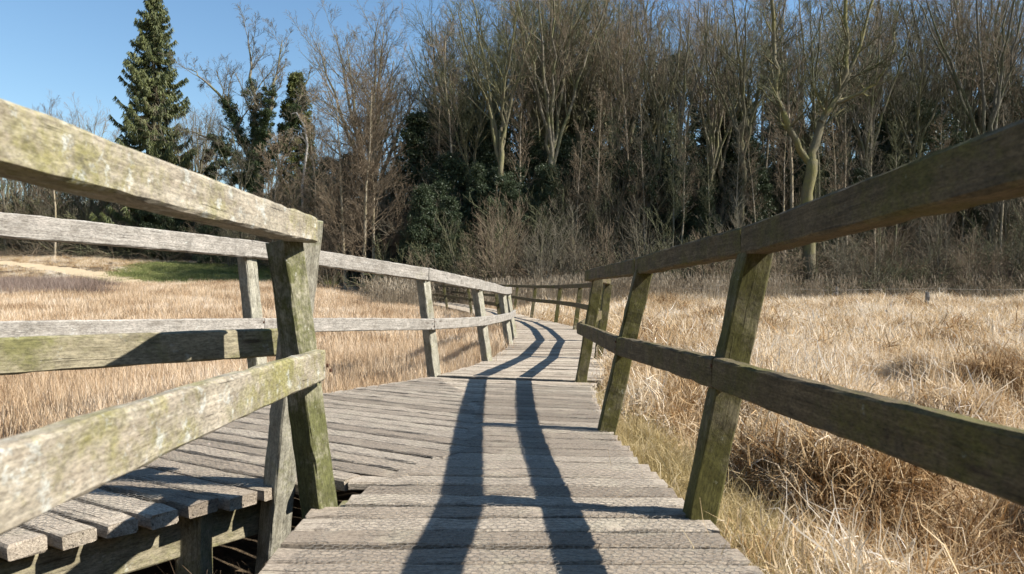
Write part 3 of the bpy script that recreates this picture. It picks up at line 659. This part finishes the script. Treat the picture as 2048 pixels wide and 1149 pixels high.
# -- prototypes (heights about 17 m)
def spread_tree(seed, H=17, nl=5, spreadr=4.5, base=.32, fork=.25, bark='bark', twig='twig', r=.26, dens=1.0, fine=False):
    g = np.random.default_rng(seed); L = []
    fk = H * fork; L.append(([(0, 0, 0), (g.normal(0, .15), g.normal(0, .15), fk * .5), (0, 0, fk)], r, r * .75, False))
    for i in range(nl):
        a = i * 6.283 / nl + g.uniform(-.4, .4); sp = spreadr * g.uniform(.35, 1.0); top = H * g.uniform(.8, 1.0) - sp * .35
        ca, sa = math.cos(a), math.sin(a)
        L.append(([(0, 0, fk * g.uniform(.8, 1)), (ca * sp * .3, sa * sp * .3, fk + (top - fk) * .28), (ca * sp * .62, sa * sp * .62, fk + (top - fk) * .6), (ca * sp, sa * sp, top)], r * .55, .03, True))
    return limbs_tree('bare_tree', seed, L, [(int(10 * dens), .36, .75, .10, .55, 5), (int(7 * dens), .44, .7, .12, .35, 4), (5, .5, .65, .15, .2, 2)] + ([(2, .6, .6, .1, .1, 1)] if fine else []), M[bark], M[twig])
def slender_tree(seed, H=16, r=.12, bark='birch', twig='twig_br', low=.25, brl=.16, n=44, name='slender_tree', up=.5, ang=1.0, fine=True):
    g = np.random.default_rng(seed); P = [(0, 0, 0)]
    for i in range(1, 7): P.append((P[-1][0] + g.normal(0, H * .008), P[-1][1] + g.normal(0, H * .008), H * i / 6))
    P = np.array(P); root = empty(name); tb = TB(); tw = TB(); tb.tube(P, np.linspace(r, .015, 7), 7)
    for q in range(n):
        t = low + (1 - low) * (q + g.uniform(0, 1)) / n; f = min(t * 6, 5.99); i = int(f); p = P[i] + (P[i + 1] - P[i]) * (f - i)
        a = g.uniform(0, 6.28); an = ang * g.uniform(.7, 1.2); d = np.array([math.cos(a) * math.sin(an), math.sin(a) * math.sin(an), math.cos(an)])
        ll = H * brl * g.uniform(.6, 1.2) * (1.15 - .8 * max(0, t - .35)); Q, _ = walk(g, p, d, ll, 5, .1, up); r0 = max(.012, r * .28 * (1 - t * .6)); tw.tube(Q, np.linspace(r0, .006, 6), 4)
        ramify(g, tb, tw, Q, r0, ll, 1, [None, (7, .42, .7, .12, .25, 3), (4, .5, .6, .12, .1, 2)] + ([(2, .6, .6, .1, 0, 1)] if fine else []))
    tb.build('trunk', M[bark], root); tw.build('crown', M[twig], root); return root
def shrub(seed, H=5, n=16, twig='twig_br', spread=.5, name='bare_shrub'):
    g = np.random.default_rng(seed); root = empty(name); tb = TB(); tw = TB()
    for q in range(n):
        a = g.uniform(0, 6.28); an = abs(g.normal(spread * .8, spread * .45)); d = np.array([math.cos(a) * math.sin(an), math.sin(a) * math.sin(an), math.cos(an)])
        p0 = np.array([math.cos(a), math.sin(a), 0]) * g.uniform(0, .25); ll = H * g.uniform(.6, 1.0); Q, _ = walk(g, p0, d, ll, 6, .07, .15); tb.tube(Q, np.linspace(.035, .008, 7), 4)
        ramify(g, tb, tw, Q, .028, ll, 1, [None, (8, .38, .6, .1, .3, 4), (6, .45, .6, .12, .15, 2)])
    tb.build('stems', M['bark'], root); tw.build('crown', M[twig], root); return root
def leaf_cloud(g, cents, rads, nper, size, droop=0):
    """quads spread through the volume of many small lobes"""
    V = []; n = 0; c = np.repeat(cents, nper, 0); r = np.repeat(rads, nper)
    d = g.normal(0, 1, c.shape); d /= np.linalg.norm(d, axis=1)[:, None]; p = c + d * (r * g.uniform(.25, 1.0, len(r)) ** .6)[:, None] * np.array([1, 1, .8])
    n = len(p); u = g.normal(0, 1, (n, 3)); u[:, 2] -= droop; u /= np.linalg.norm(u, axis=1)[:, None]; v = np.cross(u, g.normal(0, 1, (n, 3))); v /= np.linalg.norm(v, axis=1)[:, None]
    s_ = size * g.uniform(.6, 1.4, n)[:, None]; V = np.stack([p - u * s_, p + v * s_ * .45, p + u * s_, p - v * s_ * .45], 1).reshape(-1, 3)
    return V, np.arange(n * 4).reshape(-1, 4), np.repeat(g.uniform(0, 1, n), 4)
def evergreen(seed, H=8, W=2.6, name='evergreen_tree', mat='holly', n=150, nper=90, size=.09, shape='cone', bark='bark'):
    g = np.random.default_rng(seed); root = empty(name); tb = TB(); tb.tube(np.array([(0, 0, 0), (.1, 0, H * .3), (0, .1, H * .6), (.05, 0, H * .93)]), [W * .05 + .04, W * .04 + .03, .06, .02], 7)
    z = g.uniform(.06, 1, n); 
    if shape == 'cone': w_ = W * (1.05 - z) ** .7 * np.minimum(1, z * 5 + .4)
    elif shape == 'column': w_ = W * np.minimum(1, (1.02 - z) * 3.2) ** .6
    else: w_ = W * np.sqrt(np.clip(1 - (2 * z - .95) ** 2, .05, 1))
    a = g.uniform(0, 6.28, n); rr = w_ * np.sqrt(g.uniform(.15, 1, n)); cents = np.stack([np.cos(a) * rr, np.sin(a) * rr, z * H], 1)
    for q in range(0, n, 3): tb.tube(np.array([(0, 0, cents[q, 2] * .82), cents[q] * [.5, .5, .93], cents[q]]), [.035, .02, .008], 4)
    V, F, T = leaf_cloud(g, cents, g.uniform(.3, .8, n) * (W * .3 + .12), nper, size)
    tb.build('trunk', M[bark], root); o = mesh_np('crown', V, F, 4, M[mat], {'tone': T}); o.parent = root; return root
def spruce(seed, H=23.5, W=4.0):
    g = np.random.default_rng(seed); root = empty('spruce'); tb = TB(); tb.tube(np.array([(0, 0, 0), (0, .05, H * .5), (0, 0, H)]), [.34, .2, .02], 8)
    Vs, Fs, Ts = [], [], []; off = 0; z = 1.5
    while z < H - .3:
        f = 1 - z / H; R_ = W * (f ** .72) * (1 if f < .9 else .9); 
        for q in range(5):
            if g.uniform() < .22: continue
            a = g.uniform(0, 6.28); L = R_ * g.uniform(.6, 1.12); m = 7; t = np.linspace(0, 1, m)
            rise = .25 * math.sin(z) ; zz = z + L * (-.42 * np.sin(t * 2.2) + .30 * t ** 3 + rise * t * .3)
            P = np.stack([np.cos(a) * L * t, np.sin(a) * L * t, zz], 1); tb.tube(P, np.linspace(.05 * f + .015, .008, m), 4)
            nn = int(L * 105); tt = g.uniform(.1, 1, nn) ** .8; idx = tt * (m - 1); i = np.minimum(idx.astype(int), m - 2); p = P[i] + (P[i + 1] - P[i]) * (idx - i)[:, None]
            sd = np.array([-math.sin(a), math.cos(a), 0]); wv = .42 * (1.1 - tt) * np.minimum(1, L / 1.5) + .08; side_ = g.uniform(-1, 1, nn) * wv; p = p + sd * side_[:, None]; hang = g.uniform(.15, .62, nn) * (.4 + .5 * f + .3)
            u = np.stack([np.cos(a) * .35 + g.normal(0, .3, nn), np.sin(a) * .35 + g.normal(0, .3, nn), -np.ones(nn) * .9], 1); u /= np.linalg.norm(u, axis=1)[:, None]
            v = np.cross(u, g.normal(0, 1, (nn, 3))); v /= np.linalg.norm(v, axis=1)[:, None]; h_ = hang[:, None]
            Vs.append(np.stack([p - v * .02, p + v * .02, p + u * h_ * .7 + v * .038, p + u * h_ - v * .01], 1).reshape(-1, 3)); Fs.append(np.arange(nn * 4).reshape(-1, 4) + off); off += nn * 4; Ts.append(np.repeat(g.uniform(0, 1, nn), 4))
        z += .27 * (.6 + f * .7)
    tb.build('trunk', M['bark'], root); o = mesh_np('crown', np.concatenate(Vs), np.concatenate(Fs), 4, M['needle'], {'tone': np.concatenate(Ts)}); o.parent = root; return root

W_ = 'bare trees crowding the wooded slope'
# spruce, cypress, the ivy tree and other landmark trees of the left
o = place(spruce(31, 25, 5.2), PX(308, 60), 60, 1.0, .6); tag(o, 'tall dark spruce standing alone against the blue sky', 'tree')
for q, (px, Y, s) in enumerate(((112, 95, .62), (195, 95, .68), (238, 99, .6))):
    if q == 0: o = far0 = spread_tree(41, 15, 5, 3.2, twig='twig', r=.18, dens=.8)
    else: o = copy_tree(far0)
    place(o, PX(px, Y), Y, s * 1.08, q * 1.7); tag(o, ['small faint bare tree far off, leftmost against the sky', 'faint bare tree far off between the leftmost one and the spruce', 'faint thin bare tree touching the left side of the tall spruce'][q], 'tree', 'faint distant bare trees')
    o.location.z = [10.0, 9.5, 8.0][q]
# far wooded rise at the left that carries them
def ivy_tree(seed):
    L = [([(0, 0, 0), (.1, 0, 4), (-.1, 0, 7.5), (-.4, 0, 9.5)], .5, .34, False), ([(-.4, 0, 8.6), (-1.8, .3, 11), (-2.6, .5, 13.5), (-4.6, .4, 16), (-6.2, .2, 17)], .24, .03, True),
         ([(-.2, 0, 8), (-2.6, -.4, 9.8), (-4.3, -.6, 11.2), (-6.2, -.5, 11.6)], .2, .03, True), ([(-.4, 0, 9.3), (-.6, .4, 13), (-.9, .2, 16.5), (-1.0, .1, 20)], .26, .03, True),
         ([(-.3, 0, 9), (.8, -.4, 12.5), (1.2, .2, 16), (1.7, .4, 19.5)], .24, .03, True), ([(0, 0, 8), (1.9, .2, 11), (3, .5, 14), (4.2, .3, 17)], .2, .03, True), ([(-.2, 0, 7), (-2, .8, 7.8), (-3.6, 1.2, 8.2)], .12, .03, True)]
    root = limbs_tree('ivy_clad_tree', seed, L, [(10, .32, .7, .12, .4, 5), (8, .42, .7, .12, .3, 4), (6, .5, .65, .15, .1, 2), (3, .6, .6, .1, 0, 1)], M['bark'], M['twig'])
    g = np.random.default_rng(seed); cents = []; rads = []
    for P, r0, r1, _ in L:
        P = np.array(P, float); t = g.uniform(0, (len(P) - 1) * (.6 if r1 < .1 else 1), 60)
        c = np.stack([np.interp(t, np.arange(len(P)), P[:, k]) for k in range(3)], 1) + g.normal(0, .28, (60, 3)); cents.append(c); rads.append(g.uniform(.25, .6, 60) * (1.25 if r1 > .1 else .85))
    V, F, T = leaf_cloud(g, np.concatenate(cents), np.concatenate(rads), 260, .062); o = mesh_np('ivy', V, F, 4, M['ivy'], {'tone': T}); o.parent = root; return root
o = place(ivy_tree(51), PX(520, 56), 56, .97); tag(o, 'bare tree with trunk and lower limbs wrapped in dark ivy', 'tree')
o = place(evergreen(52, 16.5, 1.5, 'cypress', 'cypress', 620, 90, .085, 'column'), PX(594, 58), 58, 1.0); tag(o, 'narrow olive green cypress right behind the ivy clad tree', 'tree')
o = place(evergreen(53, 10.5, 1.8, 'pine', 'holly', 110, 90, .12, 'round'), PX(432, 62), 62, 1.0); tag(o, 'dark round headed pine low between the spruce and the ivy clad tree', 'tree')
o = place(spread_tree(54, 21, 9, 5.4, fork=.30, r=.42, dens=1.1, twig='twig', fine=True), PX(742, 52), 52, 1.0, .5); tag(o, 'large fan shaped bare tree rising against the sky left of centre', 'tree')
# dead bleached branch
g = np.random.default_rng(61); tb = TB(); sn = empty('dead_branch'); P = np.array([(.0, 0, 0), (.3, 0, 3.4), (.15, 0, 6.0), (.55, 0, 9.2), (.35, 0, 10.6), (-.25, 0, 11.6), (-.75, .1, 11.5)]); tb.tube(P, [.12, .11, .1, .09, .08, .06, .03], 6)
for a in (([(.5, 0, 9.3), (-.1, .1, 10.3), (-.8, .2, 10.5), (-1.25, .1, 9.9)], .06), ([(.4, 0, 9.6), (-.3, 0, 10.0), (-.9, .1, 9.6)], .045), ([(-.3, 0, 10.2), (-.8, 0, 9.3)], .03)): tb.tube(np.array(a[0], float), np.linspace(a[1], .02, len(a[0])), 5)
tb.build('branch', M['dead'], sn); place(sn, PX(600, 50), 50, 1.0); tag(sn, 'bleached dead branch hooked over beside the cypress', 'branch')
# three pale stemmed slender trees
sl0 = slender_tree(62, 13.5, .13, n=60, brl=.24, low=.12)
LB = ['slender pale stemmed tree, leftmost of three with brown twigs', 'slender pale stemmed tree in the middle of three with brown twigs', 'slender pale stemmed tree, rightmost of three with brown twigs']
for q, (px, Y, s, rz) in enumerate(((692, 43, .9, 0), (722, 42, 1.0, 2.1), (750, 43, .95, 4.4))):
    o = sl0 if q == 0 else copy_tree(sl0); place(o, PX(px, Y), Y, s, rz); tag(o, LB[q], 'tree', 'slender pale stemmed trees')
sl1 = slender_tree(63, 10, .09, n=50, brl=.2, low=.2)
for q, (px, Y, s) in enumerate(((545, 46, .95), (640, 45, 1.05))):
    o = sl1 if q == 0 else copy_tree(sl1); place(o, PX(px, Y), Y, s, q * 2); tag(o, ['light thin tree in front of the ivy clad trunk', 'light thin tree left of the three pale stems'][q], 'tree')
# evergreens within the wood edge
ev = [evergreen(70 + i, 9, 2.6, n=190, nper=150, size=.075, shape=('cone', 'round', 'cone')[i]) for i in range(3)]
spots = [(835, 50, 1.35, 'dark evergreen with pointed head right of the fan shaped tree'), (900, 46, .95, 'black green evergreen bush mass behind the centre of the walk'), (845, 42, .72, 'dark evergreen low behind the silvery railing'),
         (985, 48, 1.15, 'broad dark evergreen just left of the big multi stemmed trees'), (1180, 50, 1.0, 'dark evergreen just right of the big multi stemmed trees'), (1090, 44, .7, 'low evergreen under the big multi stemmed trees'),
         (1500, 44, .8, 'dark evergreen left of the big forked tree'), (1840, 48, 1.1, 'dark evergreen right of the big forked tree above the railing'), (1990, 50, 1.2, 'dark evergreen farthest right in the wood'),
         (640, 50, .8, 'dark evergreen low left of the fan shaped tree'), (330, 57, .78, 'yellowish evergreen at the foot of the tall spruce'), (420, 52, .55, 'small dark evergreen between the spruce and the ivy clad tree'), (1310, 55, 1.1, 'dark evergreen deep in the wood above the right post tops'), (1650, 60, 1.1, 'evergreen high on the slope behind the forked tree')]
for q, (px, Y, s) in enumerate(((880, 44, .75), (930, 50, 1.3), (1020, 45, .8), (1130, 46, .85), (1230, 46, .7), (1370, 47, .75), (1440, 52, 1.1), (1580, 49, .8), (1720, 45, .6), (1780, 52, 1.0), (1920, 46, .6), (2030, 54, 1.1), (870, 56, 1.5), (1560, 70, 1.3), (1900, 72, 1.4), (1250, 68, 1.2), (700, 52, 1.0), (660, 56, 1.0), (775, 50, .9), (610, 60, .9), (560, 60, .75), (960, 44, .8), (1060, 47, .95), (1300, 46, .75), (1410, 43, .5), (1480, 50, 1.0), (1640, 46, .7), (1100, 58, 1.6), (1200, 60, 1.5), (1350, 62, 1.5), (1700, 62, 1.4), (2000, 66, 1.5), (1450, 74, 1.4), (1800, 80, 1.5), (900, 42.5, .62), (1010, 43.5, .7), (1100, 43.5, .7), (1190, 44, .75), (1270, 45, .8), (1360, 44, .65))):
    spots.append((px, Y, s, 'dark evergreen shadowed among the bare trunks of the wood'))
for q, (px, Y, s, lb) in enumerate(spots):
    o = ev[q] if q < 3 else copy_tree(ev[q % 3]); place(o, PX(px, Y), Y, s, q * 1.3); tag(o, lb, 'tree', 'evergreens shadowed among the trunks' if 'shadowed' in lb else 'evergreens among the bare trees')
# big multi stemmed trees at the centre
o = bigm = place(spread_tree(80, 23, 10, 6.2, fork=.18, r=.5, bark='bark_moss', twig='twig_ol', dens=1.1, fine=True), PX(1085, 50), 50, 1.0, .2); tag(o, 'great multi stemmed bare tree at the centre, left of its pair', 'tree')
o = place(copy_tree(bigm), PX(1150, 54), 54, .98, 2.5); tag(o, 'great multi stemmed bare tree at the centre, right of its pair', 'tree')
o = place(copy_tree(bigm), PX(940, 56), 56, .92, 4.2); tag(o, 'great bare tree with olive twigs between the fan shaped tree and the centre pair', 'tree')
# the forked tree at the right
FL = [([(0, 0, -.5), (-.15, 0, 4.2), (.1, 0, 8.4)], .40, .33, False),
      ([(.05, 0, 8.0), (-.7, -.1, 9.1), (-1.7, -.2, 10.6), (-2.2, -.1, 13.2), (-2.1, .1, 15.5), (-2.4, 0, 19.5)], .22, .09, True),
      ([(.15, 0, 8.0), (.7, .1, 10.4), (1.9, 0, 12.2), (2.3, -.2, 14.6), (2.2, 0, 20)], .29, .09, True),
      ([(.75, 0, 10.6), (2.3, .1, 13.1), (3.4, .3, 15.6), (4.5, .3, 20)], .2, .05, True), ([(1.6, 0, 11.8), (3.0, -.3, 12.2), (4.4, -.4, 13.4), (5.6, -.2, 17)], .13, .04, True)]
o = limbs_tree('forked_tree', 90, FL, [(12, .26, .9, .14, .4, 5), (8, .44, .7, .14, .3, 4), (5, .5, .65, .15, .1, 2), (2, .6, .6, .1, 0, 1)], M['bark_dk'], M['twig_ol']); place(o, PX(1618, 39.5), 39.5, .93); tag(o, 'large mossy tree forking low into two bare limbs at the right', 'tree')
# the rest of the wood
protos = [spread_tree(100 + i, 17 + i % 3, 4 + i % 3, 3.2 + .5 * (i % 3), fork=.35 + .1 * (i % 2), r=.2, bark=('bark', 'bark_moss')[i % 2], twig=('twig', 'twig_ol', 'twig_br')[i % 3], dens=.95) for i in range(4)] + \
         [slender_tree(120 + i, 17, .13, bark=('birch', 'birch', 'bark')[i], twig=('twig', 'twig_br', 'twig_ol')[i], low=.3, brl=.15, n=46, name='bare_tree', up=.6, ang=.8, fine=False) for i in range(3)]
g = np.random.default_rng(131); taken = []; cnt = 0; used = [False] * 7
rows = [(40, 44, 22, 1120, 2150, .55), (42, 50, 36, 870, 2200, .95), (50, 62, 38, 800, 2220, 1.15), (62, 80, 28, 850, 2220, 1.15), (80, 98, 18, 900, 2250, 1.1)]
names = {0: 'grey', 1: 'mossy', 2: 'brown twigged', 3: 'grey', 4: 'slim grey', 5: 'slim pale', 6: 'slim mossy'}
for ri, (y0, y1, n, a, b, s0) in enumerate(rows):
    for q in range(n):
        for tr in range(30):
            px = a + (b - a) * (q + g.uniform(0, 1)) / n; Y = g.uniform(y0, y1); X = PX(px, Y)
            if all((X - u) ** 2 + (Y - v) ** 2 > 1.0 for u, v in taken): break
        taken.append((X, Y)); k = int(g.integers(0, 7)) if ri > 0 else int(g.integers(4, 7))
        o = protos[k] if not used[k] else copy_tree(protos[k]); used[k] = True
        place(o, X, Y, s0 * g.uniform(.85, 1.15), g.uniform(0, 6.28), tx=g.normal(0, .03), ty=g.normal(0, .03))
        where = ('at the front edge of the wood', 'just inside the wood edge', 'in the thick of the wood', 'higher on the wooded slope', 'on the crest of the wooded slope')[ri]
        tag(o, f'{names[k]} bare tree {where} behind the marsh', 'tree', f'{names[k]} bare trees {where}')
lrow = [(-20, 84), (50, 88), (120, 86), (250, 90), (330, 88), (400, 92), (470, 88), (90, 70), (330, 71), (400, 68), (240, 72), (560, 88), (510, 70), (60, 62), (150, 66), (215, 60), (265, 66), (385, 60), (455, 60), (480, 52), (10, 58), (-60, 60), (570, 62), (660, 58), (690, 62), (800, 58), (110, 56), (350, 66), (30, 75), (180, 78), (300, 80), (420, 78), (540, 75), (620, 72)]
for q, (px, Y) in enumerate(lrow):
    k = (0, 2, 5, 3)[q % 4]; o = copy_tree(protos[k]); place(o, PX(px, Y), Y, .55 + .09 * (q % 3), q * 1.1); tag(o, f'{names[k]} low bare tree on the far left bank beyond the reeds', 'tree', f'{names[k]} low bare trees on the far left bank')
# shrubs
sh = [shrub(140, 5, 15, 'twig_br', .6), shrub(141, 5.5, 13, 'twig', .45), shrub(142, 4.5, 16, 'twig_ol', .8)]
sp = [(835, 37.5, .62, 0), (985, 38.5, 1.05, 0), (1075, 37.5, 1.0, 1), (930, 40, 1.0, 2), (1150, 39, .95, 1), (1220, 38, .9, 0), (1290, 38, 1.0, 1), (1010, 41, 1.05, 0), (1110, 42, 1.05, 2), (1350, 39, 1.05, 2), (1420, 38, .8, 0), (1480, 39.5, 1.0, 1), (1540, 38.5, .75, 0),
      (1600, 41, 1, 2), (1680, 38.5, .8, 1), (1750, 40, .95, 0), (1800, 38.5, .75, 2), (1880, 39.5, .9, 1), (1950, 38.5, .8, 0), (2020, 40, 1, 2), (2090, 39, .9, 1), (660, 41, .7, 0), (620, 44, .9, 2), (780, 41, .8, 2), (700, 46, 1.1, 0), (760, 47, 1.3, 1),
      (570, 47, .9, 0), (510, 49, .9, 2), (460, 50, .8, 1), (400, 51, .85, 0), (340, 52, .8, 2), (280, 54, .9, 1), (235, 54, .8, 0), (180, 55, .8, 2), (120, 54, 1.2, 1), (60, 55, 1.3, 0), (0, 54, .9, 2), (430, 57, 1.3, 0), (490, 60, 1.4, 2), (370, 60, 1.3, 2), (560, 55, 1.2, 0), (610, 54, 1.3, 1), (860, 45, 1.2, 1), (1250, 44, 1.2, 1), (1400, 45, 1.3, 0), (1560, 46, 1.3, 2), (1700, 46, 1.3, 1), (1900, 46, 1.3, 0), (2050, 46, 1.3, 1)]
g = np.random.default_rng(171)
for q in range(44): Y = g.uniform(43, 62); sp.append((820 + 1300 * (q + g.uniform(0, 1)) / 44, Y, g.uniform(.9, 1.4), int(g.integers(0, 3))))
for q in range(12): sp.append((880 + 34 * q, 42.5 + (q * 7 % 5) * .6, .95 + .1 * (q % 3), (2, 2, 1, 0)[q % 4]))
for q in range(9): sp.append((560 + 32 * q, 48 + q % 3 * 2, 1.35 + .12 * (q % 3), (0, 2, 0, 1)[q % 4]))
for q in range(14): sp.append((-80 + 27 * q, 57 + q % 4, 1.6 + .15 * (q % 3), (2, 0, 2, 1)[q % 4]))
tn = ('brown', 'grey', 'olive')
for q, (px, Y, s, k) in enumerate(sp):
    if px < 560 and Y > 50: Y += 4
    o = sh[k] if sh[k].get('label') is None else copy_tree(sh[k]); place(o, PX(px, Y), Y, s, q * .9)
    if q == 0: lb = 'low rounded reddish brown shrub just behind the silvery railing'
    else: lb = f'{tn[k]} leafless shrub ' + ('at the foot of the wood' if px > 800 else 'below the trees of the far left bank')
    tag(o, lb, 'shrub', None if q == 0 else lb.replace('shrub', 'shrubs'))
# brambles and fallen twigs carpeting the wood floor
def bramble(i):
    g = np.random.default_rng(i + 1000); tw = TB()
    for q in range(70):
        p = np.r_[g.uniform(-1.3, 1.3, 2), g.uniform(0, .3)]; a = g.uniform(0, 6.28); e = abs(g.normal(.5, .4)); d = np.array([math.cos(a) * math.cos(e), math.sin(a) * math.cos(e), math.sin(e)])
        Q, _ = walk(g, p, d, g.uniform(.7, 2.0), 5, .18, -.5); tw.tube(Q, np.linspace(.012, .005, 6), 3)
    o = tw.build('bramble_tangle', M[('twig_br', 'twig', 'twig_ol')[i % 3]]); C.objects.unlink(o); return o
x = np.random.default_rng(151).uniform(-.9, 1.05, 2600); y = 37.5 + 62 * np.random.default_rng(152).uniform(0, 1, 2600) ** 1.6; x = x * y
k = ((x > -7.5) | (y > 47)) & ((x > -12) | (y > 56)); x, y = x[k], y[k]
o = gn_scatter('bramble_undergrowth', x, y, ground_z(x, y), [bramble(i) for i in range(4)], .7, 1.4, 15); tag(o, 'tangle of brambles and fallen twigs under the trees', 'brambles', kind='stuff')
# stumps and old stakes in the grass
def stake(px, Y, h, r, lb, lean=0, dz=0):
    x = PX(px, Y); z = float(ground_z(x, Y)); m_ = MB(); beam(m_, (x, Y, z - .3), (x + lean, Y, z + h + dz), r * 2, r * 2, up=(0, 1, 0), bev=r * .5, seg=.08, jit=r * .1, wave=.01); o = m_.build('stake', M['silver']); tag(o, lb, 'stake')
stake(1855, 27, .95, .07, 'short thick pale post alone in the grass at the right'); stake(1432, 33, 1.25, .06, 'thin pale stake by the reeds behind the right railing', .1); stake(1674, 34, 1.0, .06, 'small pale stake at the dark wood edge')

# the wood goes on unseen round the marsh: evergreens added to cut sky light
g = np.random.default_rng(191)
for q, a in enumerate(np.linspace(-178, -2, 15)):
    r_ = 27 + g.uniform(-2, 3); o = copy_tree(ev[q % 3]); x = r_ * math.cos(R(a)); y = r_ * math.sin(R(a)) * 1.0 + 1; place(o, x, y, 1.5 * g.uniform(.85, 1.1), q * 1.1, dz=-.3)
    o.scale = (o.scale[0] * 1.5, o.scale[1] * 1.5, o.scale[2]); tag(o, 'broad evergreen added on the near side of the marsh, out of view behind the boardwalk', 'tree', 'evergreens out of view round the marsh')

g_ = np.random.default_rng(201); x = g_.uniform(-48, -8, 3400); y = g_.uniform(41, 57, 3400); k = ~in_poly(x + g_.normal(0, .3, 3400), y, BANK) & ~in_poly(x, y, [(-24.6, 40), (-22.5, 40.3), (-22.6, 43), (-26, 45.8), (-31, 48), (-38, 51), (-38, 49.6), (-31, 46.6), (-27, 44.4)]); x, y = x[k], y[k]
o = gn_scatter('rough_grass', x, y, ground_z(x, y) - .05, mat_far, .45, .8, 23, tilt=.2); tag(o, 'rough pale grass on the far left bank round the turf', 'grass', kind='stuff')
# post and wire fence along the foot of the wood
fx = np.arange(5.5, 30, 2.7); fn = empty('wire_fence', (5.5, 34.9, float(ground_z(5.5, 34.9)))); tag(fn, 'thin post and wire fence along the dark foot of the wood at the right', 'fence')
for x_ in fx:
    y_ = 34.9 + .15 * math.sin(x_); z_ = float(ground_z(x_, y_)); m_ = MB(); beam(m_, (x_, y_, z_ - .3), (x_ + random.uniform(-.06, .06), y_, z_ + 1.05), .08, .08, up=(0, 1, 0), seg=.3); m_.build('post', M['mossy'], fn)
for hz in (.55, .95):
    tb = TB(); tb.tube(np.array([(x_, 34.9 + .15 * math.sin(x_), float(ground_z(x_, 34.9)) + hz) for x_ in fx]), np.full(len(fx), .008), 4); o = tb.build('wire', M['wire']); o.parent = fn; o.matrix_parent_inverse = Matrix.Translation(-Vector(fn.location))
